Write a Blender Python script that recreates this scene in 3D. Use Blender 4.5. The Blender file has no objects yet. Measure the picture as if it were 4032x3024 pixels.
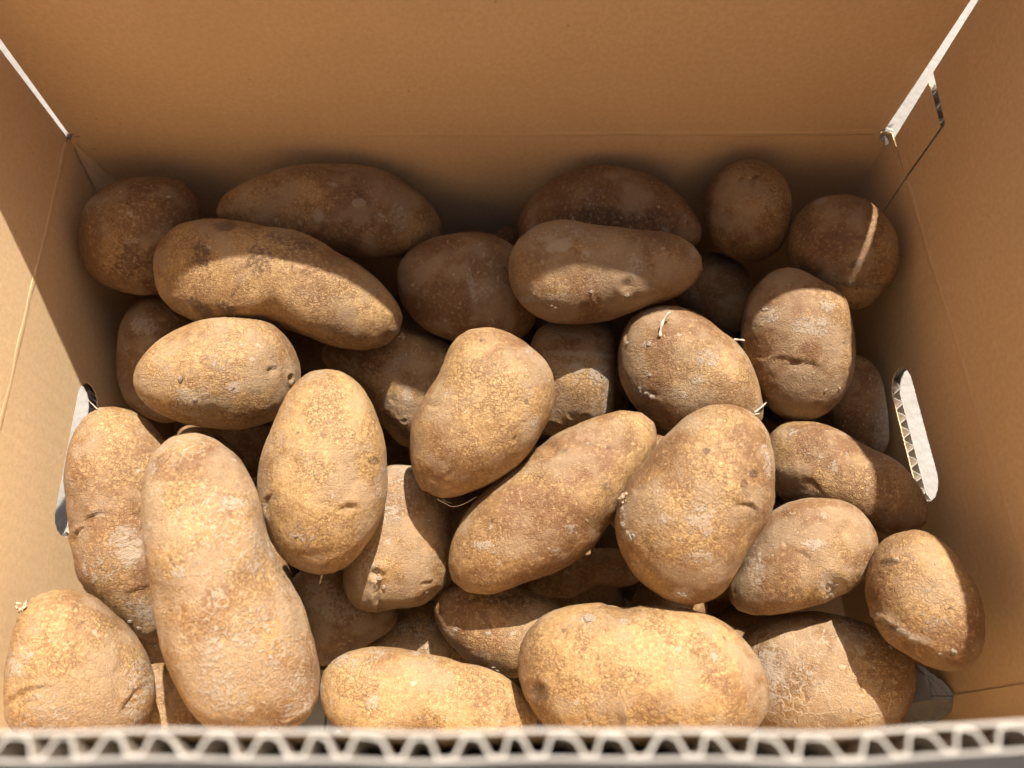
import bpy, math, random
import numpy as np
from mathutils import Vector, Matrix

scene = bpy.context.scene
col = scene.collection

# ------------------------------------------------------------------ camera
RIM = 0.178            # height of the box rim (fold line of the flaps)
cam_data = bpy.data.cameras.new('camera')
cam = bpy.data.objects.new('camera', cam_data)
col.objects.link(cam)
cam.location = (0, 0, 0.476)
cam.rotation_euler = (math.radians(26), 0, 0)
cam_data.sensor_width = 36
cam_data.lens = 27.0
cam_data.clip_start = 0.01
cam_data.clip_end = 50
cam_data.dof.use_dof = True
cam_data.dof.focus_distance = 0.335
cam_data.dof.aperture_fstop = 9.5
scene.camera = cam

# ------------------------------------------------------------------ light
SUN = Vector((0.215, 0.533, 1.0)).normalized()
world = bpy.data.worlds.new('World')
scene.world = world
world.use_nodes = True
wn = world.node_tree.nodes
sky = wn.new('ShaderNodeTexSky')
sky.sky_type = 'NISHITA'
sky.sun_disc = False
sky.dust_density = 6.0
sky.air_density = 0.6
sky.ozone_density = 0.3
sky.sun_elevation = math.asin(SUN.z)
sky.sun_rotation = math.atan2(SUN.x, SUN.y)
world.node_tree.links.new(sky.outputs[0], wn['Background'].inputs[0])
wn['Background'].inputs[1].default_value = 0.056
sun_data = bpy.data.lights.new('sun', 'SUN')
sun_data.energy = 4.7
sun_data.angle = math.radians(0.6)
sun_data.color = (1.0, 0.955, 0.90)
sun = bpy.data.objects.new('sun', sun_data)
sun.rotation_euler = SUN.to_track_quat('Z', 'Y').to_euler()
sun.location = SUN * 3
col.objects.link(sun)
scene.view_settings.view_transform = 'Standard'
scene.view_settings.look = 'None'
scene.view_settings.gamma = 1
scene.view_settings.use_curve_mapping = False
scene.view_settings.exposure = 1.22
scene.cycles.max_bounces = 5
scene.cycles.diffuse_bounces = 4
scene.cycles.glossy_bounces = 1
scene.cycles.use_adaptive_sampling = True
scene.cycles.adaptive_threshold = .045
scene.cycles.adaptive_min_samples = 16
scene.cycles.use_denoising = True
world.cycles.sampling_method = 'MANUAL'
world.cycles.sample_map_resolution = 256

# ------------------------------------------------------------------ helpers
def tag(o, label=None, category=None, group=None, kind=None):
    for k, v in (('label', label), ('category', category), ('group', group), ('kind', kind)):
        if v: o[k] = v
    return o

def link(name, mesh, parent=None, mat=None, smooth=False):
    o = bpy.data.objects.new(name, mesh)
    col.objects.link(o)
    if mat: mesh.materials.append(mat)
    if parent: o.parent = parent
    if smooth:
        mesh.polygons.foreach_set('use_smooth', [True] * len(mesh.polygons))
    return o

def mesh_from(name, verts, faces):
    m = bpy.data.meshes.new(name)
    m.from_pydata([tuple(v) for v in verts], [], faces)
    m.update()
    return m

class NT:
    """small helper round a material's node tree"""
    def __init__(self, name):
        self.m = bpy.data.materials.new(name); self.m.use_nodes = True
        self.t = self.m.node_tree; self.n = self.t.nodes; self.l = self.t.links
        self.b = self.n['Principled BSDF']
    def new(self, kind, **kw):
        x = self.n.new('ShaderNode' + kind)
        for k, v in kw.items(): setattr(x, k, v)
        return x
    def put(self, sock, v):
        if hasattr(v, 'is_output'): self.l.new(v, sock)
        else: sock.default_value = v
    def math(self, op, a, b=0.0, c=None, clamp=False):
        x = self.new('Math', operation=op, use_clamp=clamp)
        self.put(x.inputs[0], a); self.put(x.inputs[1], b)
        if c is not None: self.put(x.inputs[2], c)
        return x.outputs[0]
    def ramp(self, v, lo, hi, a=0.0, b=1.0):
        x = self.new('MapRange', interpolation_type='SMOOTHSTEP', clamp=True)
        for i, q in enumerate((v, lo, hi, a, b)): self.put(x.inputs[i], q)
        return x.outputs[0]
    def mix(self, f, a, b, mode='MIX'):
        x = self.new('Mix', data_type='RGBA', blend_type=mode)
        self.put(x.inputs[0], f)
        for s, v in ((x.inputs[6], a), (x.inputs[7], b)):
            self.put(s, v if hasattr(v, 'is_output') else (*v, 1.0))
        return x.outputs[2]
    def noise(self, co, scale, detail=4.0, rough=0.55, dist=0.0):
        x = self.new('TexNoise')
        self.put(x.inputs['Vector'], co)
        x.inputs['Scale'].default_value = scale; x.inputs['Detail'].default_value = detail
        x.inputs['Roughness'].default_value = rough; x.inputs['Distortion'].default_value = dist
        return x.outputs['Fac']
    def voronoi(self, co, scale, feature='F1', rand=1.0):
        x = self.new('TexVoronoi', feature=feature)
        self.put(x.inputs['Vector'], co)
        x.inputs['Scale'].default_value = scale; x.inputs['Randomness'].default_value = rand
        return x
    def bump(self, h, dist, strength=1.0, normal=None):
        x = self.new('Bump')
        x.inputs['Distance'].default_value = dist; x.inputs['Strength'].default_value = strength
        self.put(x.inputs['Height'], h)
        if normal: self.put(x.inputs['Normal'], normal)
        return x.outputs[0]
    def vscale(self, v, s):
        x = self.new('VectorMath', operation='SCALE'); self.put(x.inputs[0], v); self.put(x.inputs['Scale'], s)
        return x.outputs[0]
    def vadd(self, a, b):
        x = self.new('VectorMath', operation='ADD'); self.put(x.inputs[0], a); self.put(x.inputs[1], b)
        return x.outputs[0]
    def vmul(self, a, b):
        x = self.new('VectorMath', operation='MULTIPLY'); self.put(x.inputs[0], a); self.put(x.inputs[1], b)
        return x.outputs[0]

# ------------------------------------------------------------------ materials
def potato_material():
    t = NT('potato_skin')
    info = t.new('ObjectInfo')
    par = t.new('SeparateColor'); t.put(par.inputs[0], info.outputs['Color'])
    russet_shade, dusty, net = par.outputs[0], par.outputs[1], par.outputs[2]
    attr = lambda n: t.new('Attribute', attribute_name=n).outputs['Fac']
    at, ak, tone, film, patchy = attr('dust'), attr('stain'), attr('tone'), attr('film'), attr('patchy')
    tc = t.new('TexCoord').outputs['Object']
    off = t.math('MULTIPLY', info.outputs['Random'], 700.0)
    co = t.new('VectorMath', operation='MULTIPLY_ADD')
    t.put(co.inputs[0], tc); co.inputs[1].default_value = (1000., 1000., 1000.); t.put(co.inputs[2], off)
    co = co.outputs[0]                                           # millimetres
    wob = t.new('TexNoise'); t.put(wob.inputs['Vector'], co); wob.inputs['Scale'].default_value = .30; wob.inputs['Detail'].default_value = 1.5
    cow = t.vadd(co, t.vscale(wob.outputs['Color'], 5.0))
    mot = t.noise(co, .55, 4, .72)
    fin = t.noise(co, 1.7, 2, .7)
    # ground colour: golden to russet brown skin, darker on back-row potatoes to paint their shade
    tn = t.math('ADD', tone, t.math('MULTIPLY', t.math('SUBTRACT', russet_shade, .35), .85))
    tn = t.ramp(tn, .05, 1.0)
    c = t.mix(tn, (0.375, 0.232, 0.092), (0.165, 0.080, 0.032))
    # russet mottling
    m1 = t.math('MULTIPLY', t.ramp(mot, .46, .60), t.ramp(patchy, .30, .65, .55, 1.0))
    c = t.mix(t.math('MULTIPLY', m1, .55), c, (0.165, 0.078, 0.029))
    hi = t.ramp(mot, .49, .37)
    c = t.mix(t.math('MULTIPLY', hi, .5), c, (0.455, 0.308, 0.143))
    # fine flecks
    f1 = t.math('MULTIPLY', t.ramp(fin, .53, .62), t.ramp(patchy, .35, .65, .45, 1.0))
    c = t.mix(t.math('MULTIPLY', f1, .78), c, (0.112, 0.051, 0.020))
    # cracked net of scurf
    v1 = t.voronoi(cow, .24, 'DISTANCE_TO_EDGE'); t.put(v1.inputs['Scale'], t.ramp(net, .8, 1.0, .30, .15)); v1 = v1.outputs['Distance']
    v2 = t.voronoi(cow, .56, 'DISTANCE_TO_EDGE').outputs['Distance']
    e1 = t.math('MULTIPLY', t.ramp(v1, .085, .0), t.ramp(patchy, .72, .42))
    e1 = t.math('MULTIPLY', e1, t.ramp(net, .05, .8, .10, 1.0))
    e2 = t.math('MULTIPLY', t.ramp(v2, .15, .0), t.ramp(patchy, .36, .56, .4, 1.0))
    c = t.mix(t.math('MULTIPLY', e2, .72), c, (0.132, 0.063, 0.024))
    c = t.mix(t.math('MULTIPLY', e1, .68), c, t.mix(t.ramp(dusty, .35, .65), (0.125, 0.059, 0.024), (0.396, 0.317, 0.224)))
    # lenticels and pale scab flecks
    vl = t.voronoi(cow, .15)
    sc = t.new('SeparateColor'); t.put(sc.inputs[0], vl.outputs['Color'])
    spot = t.math('MULTIPLY', t.ramp(vl.outputs['Distance'], .15, .07), t.math('GREATER_THAN', sc.outputs[0], .68))
    c = t.mix(t.math('MULTIPLY', spot, .72), c, (0.066, 0.034, 0.018))
    # marked stains
    st = t.ramp(t.math('ADD', t.math('MULTIPLY', ak, .75), t.math('MULTIPLY', t.math('SUBTRACT', mot, .5), 1.1)), .22, .52)
    st = t.math('MULTIPLY', st, t.ramp(ak, 0, .25))
    c = t.mix(t.math('MULTIPLY', st, .72), c, (0.069, 0.036, 0.020))
    # dried soil, a thin grey beige film with ragged edges
    fm = t.ramp(t.math('ADD', t.math('ADD', film, t.math('MULTIPLY', dusty, .42)), t.math('MULTIPLY', t.math('SUBTRACT', mot, .5), .35)), .52, .98)
    pat = t.math('ADD', t.math('MULTIPLY', at, .55), t.math('MULTIPLY', t.math('SUBTRACT', mot, .5), 3.2))
    pat = t.math('ADD', pat, t.math('MULTIPLY', t.math('SUBTRACT', patchy, .5), .9))
    pat = t.math('MULTIPLY', t.ramp(pat, .25, .62), t.ramp(at, 0, .25))
    c = t.mix(t.math('MULTIPLY', fm, .66), c, (0.285, 0.198, 0.116))
    c = t.mix(t.math('MULTIPLY', pat, .62), c, (0.370, 0.300, 0.221))
    fl = t.math('MULTIPLY', t.ramp(vl.outputs['Distance'], .20, .11), t.math('GREATER_THAN', sc.outputs[1], .90))
    c = t.mix(t.math('MULTIPLY', fl, .6), c, (0.383, 0.310, 0.231))
    t.put(t.b.inputs['Base Color'], c)
    t.put(t.b.inputs['Roughness'], t.ramp(t.math('ADD', fm, pat), 0, 1, .55, .9))
    t.b.inputs['Specular IOR Level'].default_value = .32
    t.b.inputs['Sheen Weight'].default_value = .04
    t.b.inputs['Sheen Roughness'].default_value = .45
    t.b.inputs['Sheen Tint'].default_value = (.9, .75, .55, 1)
    # relief
    hgt = t.math('MULTIPLY_ADD', mot, .42, t.math('MULTIPLY', fin, .30))
    hgt = t.math('ADD', hgt, t.math('MULTIPLY', pat, .12))
    hgt = t.math('SUBTRACT', hgt, t.math('MULTIPLY', e2, .10))
    hgt = t.math('SUBTRACT', hgt, t.math('MULTIPLY', e1, t.ramp(dusty, .3, .6, .14, -.13)))
    t.put(t.b.inputs['Normal'], t.bump(hgt, .0011, 1.0))
    return t.m

def simple(name, colour, rough=.8, var=.12, scale=400., bump=.0002):
    t = NT(name)
    tc = t.new('TexCoord').outputs['Object']
    n = t.noise(tc, scale, 5, .6)
    c = t.mix(t.ramp(n, .3, .7), tuple(v * (1 - var) for v in colour), tuple(min(1, v * (1 + var)) for v in colour))
    t.put(t.b.inputs['Base Color'], c)
    t.b.inputs['Roughness'].default_value = rough
    t.b.inputs['Specular IOR Level'].default_value = .2
    if bump: t.put(t.b.inputs['Normal'], t.bump(n, bump, 1))
    return t.m

def kraft_material():
    t = NT('kraft_liner')
    tc = t.new('TexCoord').outputs['Object']
    fib = t.noise(t.vmul(tc, (420., 420., 1900.)), 1.0, 3, .65)         # fibres lying along the sheet
    fib2 = t.noise(tc, 900., 2, .6)
    cloud = t.noise(tc, 22., 2, .55)
    wash = t.noise(t.vmul(tc, (14., 14., 30.)), 1.0, 1, .5)
    c = t.mix(t.ramp(fib, .30, .72), (.65, .45, .242), (.72, .51, .285))
    c = t.mix(t.math('MULTIPLY', t.ramp(cloud, .35, .7), .16), c, (.60, .405, .208))
    c = t.mix(t.math('MULTIPLY', t.ramp(fib2, .58, .75), .22), c, (.25, .14, .065))
    v = t.voronoi(tc, 95.)
    sc = t.new('SeparateColor'); t.put(sc.inputs[0], v.outputs['Color'])
    dot = t.math('MULTIPLY', t.ramp(v.outputs['Distance'], .075, .03), t.math('GREATER_THAN', sc.outputs[0], .82))
    c = t.mix(t.math('MULTIPLY', dot, .45), c, (.15, .085, .04))
    t.put(t.b.inputs['Base Color'], c)
    t.b.inputs['Roughness'].default_value = .72
    t.b.inputs['Specular IOR Level'].default_value = .25
    sx = t.new('SeparateXYZ'); t.put(sx.inputs[0], tc)
    rib = t.math('SINE', t.math('MULTIPLY', sx.outputs[0], 2 * math.pi / .0079))
    fib = t.math('ADD', fib, t.math('MULTIPLY', rib, .22))
    h = t.math('ADD', t.math('MULTIPLY', fib, .10), t.math('ADD', t.math('MULTIPLY', fib2, .06), t.math('MULTIPLY', wash, .5)))
    t.put(t.b.inputs['Normal'], t.bump(h, .001, .8))
    return t.m

def ground_material():
    t = NT('concrete')
    tc = t.new('TexCoord').outputs['Object']
    n1 = t.noise(tc, 8., 6, .6); n2 = t.noise(tc, 120., 5, .7)
    v = t.voronoi(tc, 160.)
    c = t.mix(t.ramp(n1, .3, .7), (.20, .178, .150), (.25, .226, .195))
    c = t.mix(t.math('MULTIPLY', t.ramp(n2, .45, .7), .4), c, (.155, .142, .126))
    c = t.mix(t.math('MULTIPLY', t.ramp(v.outputs['Distance'], .32, .1), .35), c, (.30, .285, .26))
    t.put(t.b.inputs['Base Color'], c); t.b.inputs['Roughness'].default_value = .9
    t.put(t.b.inputs['Normal'], t.bump(t.math('ADD', n2, t.math('MULTIPLY', v.outputs['Distance'], .8)), .002, .6))
    return t.m

def newsprint_material():
    t = NT('newsprint')
    uv = t.new('TexCoord').outputs['UV']
    sep = t.new('SeparateXYZ'); t.put(sep.inputs[0], uv)
    x, y = sep.outputs[0], sep.outputs[1]
    tc = t.new('TexCoord').outputs['Object']
    c = t.mix(t.noise(tc, 700., 4), (.21, .205, .195), (.27, .265, .25))
    def rule(a, pos, w):       # a printed line
        return t.math('LESS_THAN', t.math('ABSOLUTE', t.math('SUBTRACT', a, pos)), w)
    box = t.math('MAXIMUM', t.math('MULTIPLY', rule(y, .42, .008), t.math('GREATER_THAN', x, .3)),
                 t.math('MULTIPLY', rule(x, .46, .007), t.math('GREATER_THAN', y, .42)))
    box = t.math('MAXIMUM', box, t.math('MULTIPLY', rule(t.math('ADD', x, t.math('MULTIPLY', y, .8)), 1.12, .008), t.math('GREATER_THAN', y, .42)))
    c = t.mix(t.math('MULTIPLY', box, .85), c, (.04, .04, .045))
    t.put(t.b.inputs['Base Color'], c); t.b.inputs['Roughness'].default_value = .85
    return t.m

M_POT = potato_material()
M_KRAFT = kraft_material()
M_WHITE = simple('white_liner', (.29, .258, .22), .75, .05, 500., .0001)
M_FLUTE = simple('fluting_paper', (.37, .33, .275), .85, .08, 600., .0002)
M_BODY = simple('fluting_body', (.30, .24, .175), .9, .1, 500., .0002)
M_GROUND = ground_material()
M_NEWS = newsprint_material()
M_SPROUT = simple('sprout_flesh', (.50, .40, .30), .5, .12, 900., .0002)
M_SOIL = simple('dried_soil', (.38, .30, .21), .95, .25, 1200., .0006)
M_STEM = simple('dry_stem', (.42, .30, .20), .85, .25, 900., .0005)
M_ROOT = simple('dry_root', (.48, .40, .28), .7, .1, 900., 0)

# ------------------------------------------------------------------ ground
g = mesh_from('ground', [(-3, -3, 0), (3, -3, 0), (3, 3, 0), (-3, 3, 0)], [(0, 1, 2, 3)])
tag(link('ground', g, None, M_GROUND), 'pale rough concrete seen through the handle holes', None, None, 'structure')

# ------------------------------------------------------------------ the box
BL, BR = Vector((-.227, .286, 0)), Vector((.195, .289, 0))
FL, FR = Vector((-.205, -.015, 0)), Vector((.199, -.015, 0))
FLOOR = .006
WALL_H = RIM - FLOOR
FLAP = .165
THK, LIN, PITCH = .0046, .0004, .0079

box = bpy.data.objects.new('cardboard_box', None)
col.objects.link(box)
tag(box, 'open corrugated cardboard box, brown inside and white outside, full of potatoes', 'box')

def poly_mesh(name, outline, holes, depth, thick):
    """flat board with holes: outline in (s, t); thick from depth to depth+thick along -n"""
    cu = bpy.data.curves.new(name, 'CURVE'); cu.dimensions = '2D'; cu.fill_mode = 'BOTH'; cu.extrude = thick / 2
    for pts in [outline] + holes:
        sp = cu.splines.new('POLY'); sp.points.add(len(pts) - 1)
        for p, q in zip(sp.points, pts): p.co = (q[0], q[1], 0, 1)
        sp.use_cyclic_u = True
    o = bpy.data.objects.new(name, cu); col.objects.link(o)
    dg = bpy.context.evaluated_depsgraph_get()
    me = bpy.data.meshes.new_from_object(o.evaluated_get(dg))
    bpy.data.objects.remove(o); bpy.data.curves.remove(cu)
    me.name = name
    me.materials.clear()
    me.transform(Matrix.Translation((0, 0, -(depth + thick / 2))))
    return me

def crossings(poly, s):
    r = []
    for i in range(len(poly)):
        (a, b), (c, d) = poly[i], poly[(i + 1) % len(poly)]
        if (a <= s < c) or (c <= s < a): r.append(b + (d - b) * (s - a) / (c - a))
    return sorted(r)

def fluting_mesh(name, outline, holes, seed=0):
    s0 = min(p[0] for p in outline); s1 = max(p[0] for p in outline)
    rng = random.Random(seed)
    n = int((s1 - s0) / PITCH * 14)
    verts, faces, prev = [], [], None
    amp = (THK - 2 * LIN) / 2 - .00012
    for i in range(n + 1):
        s = s0 + 1e-5 + (s1 - s0 - 2e-5) * i / n
        ph = 2 * math.pi * s / PITCH + .35 * math.sin(s * 61 + seed)
        z = -(THK / 2) + amp * max(-1, min(1, 1.22 * math.sin(ph)))
        ts = []
        for p in [outline] + holes: ts += crossings(p, s)
        ts.sort()
        cur = []
        for a, b in zip(ts[::2], ts[1::2]):
            if b - a > .0012:
                cur.append(len(verts)); verts += [(s, a + .0003, z), (s, b - .0003, z)]
        if prev is not None and len(prev) == len(cur):
            for a, b in zip(prev, cur): faces.append((a, b, b + 1, a + 1))
        prev = cur
    return mesh_from(name, verts, faces)

def board(name, origin, ex, up, n_in, outline, holes=(), parent=box, seed=0):
    """a corrugated panel: the kraft inner liner is the part, the white outer liner and the fluting its pieces"""
    holes = list(holes)
    mat = Matrix((ex.normalized(), up.normalized(), n_in.normalized())).transposed().to_4x4()
    mat.translation = origin
    a = link(name, poly_mesh(name, outline, holes, 0, LIN), parent, M_KRAFT)
    a.matrix_local = mat
    b = link('outer_liner', poly_mesh('outer_liner', outline, holes, THK - LIN, LIN), a, M_WHITE)
    f = link('fluting', fluting_mesh('fluting', outline, holes, seed), a, M_BODY, True)
    f.data.materials.append(M_FLUTE)
    so = f.modifiers.new('thickness', 'SOLIDIFY'); so.thickness = .0003; so.offset = 0; so.material_offset_rim = 1
    return a

def slot_hole(s0, s1, t0, t1, seed):
    """handle opening with rounded ends and a saw-tooth die cut edge"""
    rng = random.Random(seed)
    r = (t1 - t0) / 2; cy = (t0 + t1) / 2
    base = []
    for k in range(17): base.append((s1 - r + r * math.sin(math.pi * k / 16), cy + r * math.cos(math.pi * k / 16)))
    for k in range(17): base.append((s0 + r - r * math.sin(math.pi * k / 16), cy - r * math.cos(math.pi * k / 16)))
    out = []
    for i in range(len(base)):
        p, q = Vector(base[i]), Vector(base[(i + 1) % len(base)])
        L = (q - p).length; m = max(1, int(L / .0011))
        nrm = Vector((-(q - p).y, (q - p).x)).normalized()
        for j in range(m):
            w = p.lerp(q, j / m) + nrm * (.00022 if (len(out) % 2) else -.00022) * rng.uniform(.4, 1.3)
            out.append((w.x, w.y))
    return out

def rect(s0, s1, t0, t1): return [(s0, t0), (s1, t0), (s1, t1), (s0, t1)]

Z = Vector((0, 0, 1))
# side walls, s runs from the front corner to the back corner
exL = (BL - FL); LL_ = exL.length; exL.normalize(); nL = Vector((exL.y, -exL.x, 0))
exR = (BR - FR); LR_ = exR.length; exR.normalize(); nR = Vector((-exR.y, exR.x, 0))
if nL.x < 0: nL = -nL
if nR.x > 0: nR = -nR
oL = FL + Z * FLOOR; oR = FR + Z * FLOOR
hL = slot_hole(.110, .190, WALL_H - .071, WALL_H - .051, 3)
hR = slot_hole(.124, .193, WALL_H - .0615, WALL_H - .0405, 4)
def left_frame(): return exL, Z, nL
# matrices need a right-handed frame: ex x up = n
def framed(name, o, ex, up, n, L, outline, holes=(), seed=0, parent=box):
    if ex.cross(up).dot(n) < 0:      # run the s axis the other way round
        o2 = o + ex * L
        flip = lambda pts: [(L - s, t) for s, t in pts]
        return board(name, o2, -ex, up, n, flip(outline), [flip(h) for h in holes], parent, seed)
    return board(name, o, ex, up, n, outline, holes, parent, seed)

left_wall = framed('left_wall', oL, exL, Z, nL, LL_, rect(0, LL_, 0, WALL_H), [hL], 1)
SY = LR_ - .030                      # the slit in the right side panel
wallR = [(0, 0), (LR_, 0), (LR_, WALL_H), (SY + .0008, WALL_H), (SY + .0006, WALL_H - .032), (SY - .0006, WALL_H - .032), (SY - .0008, WALL_H), (0, WALL_H)]
right_wall = framed('right_wall', oR, exR, Z, nR, LR_, wallR, [hR], 2)
exB = (BR - BL); LB_ = exB.length; exB.normalize(); nB = Vector((exB.y, -exB.x, 0))
back_wall = framed('back_wall', BL + Z * FLOOR, exB, Z, nB, LB_, rect(0, LB_, 0, WALL_H), (), 3)
exF = (FR - FL); LF_ = exF.length; exF.normalize(); nF = Vector((0, 1, 0))
front_wall = framed('front_wall', FL + Z * FLOOR, exF, Z, nF, LF_, rect(0, LF_, 0, WALL_H), (), 4)
# floor of the box
fl = mesh_from('bottom_panel', [(FL.x, FL.y, FLOOR), (FR.x, FR.y, FLOOR), (BR.x, BR.y, FLOOR), (BL.x, BL.y, FLOOR),
                                (FL.x, FL.y, .0015), (FR.x, FR.y, .0015), (BR.x, BR.y, .0015), (BL.x, BL.y, .0015)],
               [(0, 1, 2, 3), (7, 6, 5, 4), (0, 4, 5, 1), (1, 5, 6, 2), (2, 6, 7, 3), (3, 7, 4, 0)])
link('bottom_panel', fl, box, M_KRAFT)

# flaps folded up
def lean(n, k): return (Z - n * k).normalized()
def flap(name, o, ex, n, L, s0, s1, k, outline=None, seed=0):
    up = lean(n, k); nn = (n + Z * k).normalized()
    return framed(name, o + Z * WALL_H + Z * .0006, ex, up, nn, L, outline or rect(s0, s1, 0, FLAP), (), seed)
back_flap = flap('back_flap', BL + Z * FLOOR, exB, nB, LB_, 0, 0, .0, [(.0012, 0), (LB_ - .0045, 0), (LB_ - .0028, .030), (LB_ - .0004, .080), (LB_ + .0006, FLAP), (-.0002, FLAP)], 5)
left_flap = flap('left_flap', oL, exL, nL, LL_, .004, LL_ - .0012, .03, None, 6)
rf = [(.004, 0), (SY - .0008, 0), (SY - .0008, .0365), (LR_ - .0022, .0400), (LR_ - .0004, FLAP), (.004, FLAP)]
right_flap = flap('right_flap', oR, exR, nR, LR_, 0, 0, .02, rf, 7)
tabp = [(SY + .0008, 0), (LR_ - .0045, 0), (LR_ - .0034, .0352), (SY + .0008, .0330)]
tab = flap('corner_tab', oR, exR, nR, LR_, 0, 0, .02, tabp, 8)

# front flap, close to the lens: liners and fluting as real sheets, gently bowed
def front_flap():
    top_y, top_z = .0041, .476 - .1336
    base_y, base_z = FL.y + .0008, RIM + .0006
    L = math.hypot(top_y - base_y, top_z - base_z)
    d = Vector((0, top_y - base_y, top_z - base_z)).normalized()
    nrm = Vector((0, d.z, -d.y))                     # inward
    def bow(x, t):
        k = max(0, min(1, (x - .052) / .035)); k = k * k * (3 - 2 * k)
        return (.0015 * k + .00018 * math.sin(x * 95) + .00012 * math.sin(x * 211 + 1)) * t / L
    def wob(x, a): return .00012 * math.sin(x * 330 + a) + .0001 * math.sin(x * 770 + 2 * a)
    x0, x1 = FL.x + .004, FR.x - .004
    n = 330; ts = [0, .4 * L, .8 * L, .95 * L, L]
    def sheet(name, off, thick, parent, mat):
        vs, fs = [], []
        for side in (0, 1):
            for i in range(n + 1):
                x = x0 + (x1 - x0) * i / n
                for j, t in enumerate(ts):
                    e = wob(x, off * 1e3) * (j == 4)
                    p = Vector((x, base_y, base_z)) + d * (t + e) + nrm * (bow(x, t) - off - side * thick)
                    vs.append(p)
        w = len(ts); m = (n + 1) * w
        for i in range(n):
            for j in range(w - 1):
                a = i * w + j
                fs.append((a, a + w, a + w + 1, a + 1)); fs.append((m + a, m + a + 1, m + a + w + 1, m + a + w))
            a = i * w + w - 1
            fs.append((a, a + w, m + a + w, m + a))
        return link(name, mesh_from(name, vs, fs), parent, mat)
    a = sheet('front_flap', 0, .0006, box, M_KRAFT)
    a.data.materials.append(M_FLUTE)
    for p in a.data.polygons:
        if abs(p.normal.dot(d)) > .7: p.material_index = 1        # the pale cut edge
    sheet('outer_liner', THK - .0006, .0006, a, M_WHITE)
    vs, fs = [], []
    N = int((x1 - x0) / PITCH * 28); amp = (THK - 2 * LIN) / 2 - .0003; half = .00026
    for side in (-1, 1):
        for i in range(N + 1):
            x = x0 + (x1 - x0) * i / N
            ph = 2 * math.pi * (x + .0012) / PITCH + .5 * math.sin(x * 70) + .4 * math.sin(x * 187) + .3 * math.sin(x * 431) + .2 * math.sin(x * 997)
            zz = math.tanh(1.7 * math.sin(ph) + .35 * math.sin(2 * ph + .9)) / .94 - .04 * abs(math.sin(x * 133)); zz = max(-1, min(1, zz))
            sl = math.cos(ph)
            nx, nz = -sl * .8, 1; q = math.hypot(nx, nz)
            for j, t in enumerate(ts):
                e = -.0003 + (.00016 * math.sin(x * 900) if j == 4 else 0)
                p = Vector((x + side * half * nx / q, base_y, base_z)) + d * (t + e) + nrm * (bow(x, t) - THK / 2 + amp * zz + side * half * nz / q)
                vs.append(p)
    w = len(ts); m = (N + 1) * w
    for i in range(N):
        for j in range(w - 1):
            q = i * w + j
            fs.append((q, q + w, q + w + 1, q + 1)); fs.append((m + q, m + q + 1, m + q + w + 1, m + q + w))
        q = i * w + w - 1
        fs.append((q, q + w, m + q + w, m + q))
    fo = link('fluting', mesh_from('fluting', vs, fs), a, M_BODY, False)
    fo.data.materials.append(M_FLUTE)
    for p in fo.data.polygons:
        if abs(p.normal.dot(d)) > .7: p.material_index = 1
front_flap()

# pressed score lines along the folds
def score(parent_name, a, b, r=.0011):
    vs, fs = [], []
    d = (b - a); n = 60
    side = d.normalized().cross(Z)
    for i in range(n + 1):
        p = a + d * i / n
        w = r * (1 + .1 * math.sin(i * .9))
        for k in range(10):
            an = 2 * math.pi * k / 10
            vs.append(p + Z * (.0003 * math.sin(i * .35) + .0002 * math.sin(i * 1.1)) + side * math.cos(an) * w * .5 + Z * math.sin(an) * w * 3.2)
    for i in range(n):
        for k in range(10):
            q = (k + 1) % 10
            fs.append((i * 10 + k, i * 10 + q, i * 10 + 10 + q, i * 10 + 10 + k))
    link('score_line', mesh_from('score_line', vs, fs), box, M_KRAFT, True)
score('b', BL + Z * RIM + exB * .006 - nB * .0003, BR + Z * RIM - exB * .008 - nB * .0001, .0006)
score('l', FL + Z * RIM - nL * .0003, BL + Z * RIM - exL * .004 - nL * .0001, .00055)
score('r', FR + Z * RIM - nR * .0003, FR + exR * (SY - .002) + Z * RIM - nR * .0001, .00055)

# glued joint strip on the right wall near the front corner
vs = []
for (s, t) in [(.0, .004), (.040, .004), (.041, WALL_H - .003), (.0, WALL_H - .003)]:
    for k in (.0002, .0011): vs.append(FR + exR * s + Z * (FLOOR + t) + nR * k)
link('glue_tab', mesh_from('glue_tab', vs, [(1, 7, 5, 3), (0, 1, 3, 2), (2, 3, 5, 4), (4, 5, 7, 6), (6, 7, 1, 0), (0, 2, 4, 6)]), box, M_KRAFT)

# narrow facet in the back left corner; white chips imitating sunlit slot ends
def facet_strip(c, e1, e2, top, w, name='corner_facet'):
    vs = [c + Z * top + (e1 + e2) * .0008]
    n = 10
    for i in range(1, n + 1):
        z = top - (top - .03) * i / n; k = w * min(1, (i / n) * 1.5) ** .8
        vs += [c + Z * z + e1 * k + e2 * .0006, c + Z * z + (e1 + e2) * k * .33, c + Z * z + e2 * k + e1 * .0006]
    fs = [(0, 1, 2), (0, 2, 3)]
    for i in range(n - 1):
        a = 1 + 3 * i
        fs += [(a, a + 3, a + 4, a + 1), (a + 1, a + 4, a + 5, a + 2)]
    link(name, mesh_from(name, vs, fs), box, M_KRAFT, False)
facet_strip(BL, -exL, exB, RIM - .001, .022)

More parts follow.
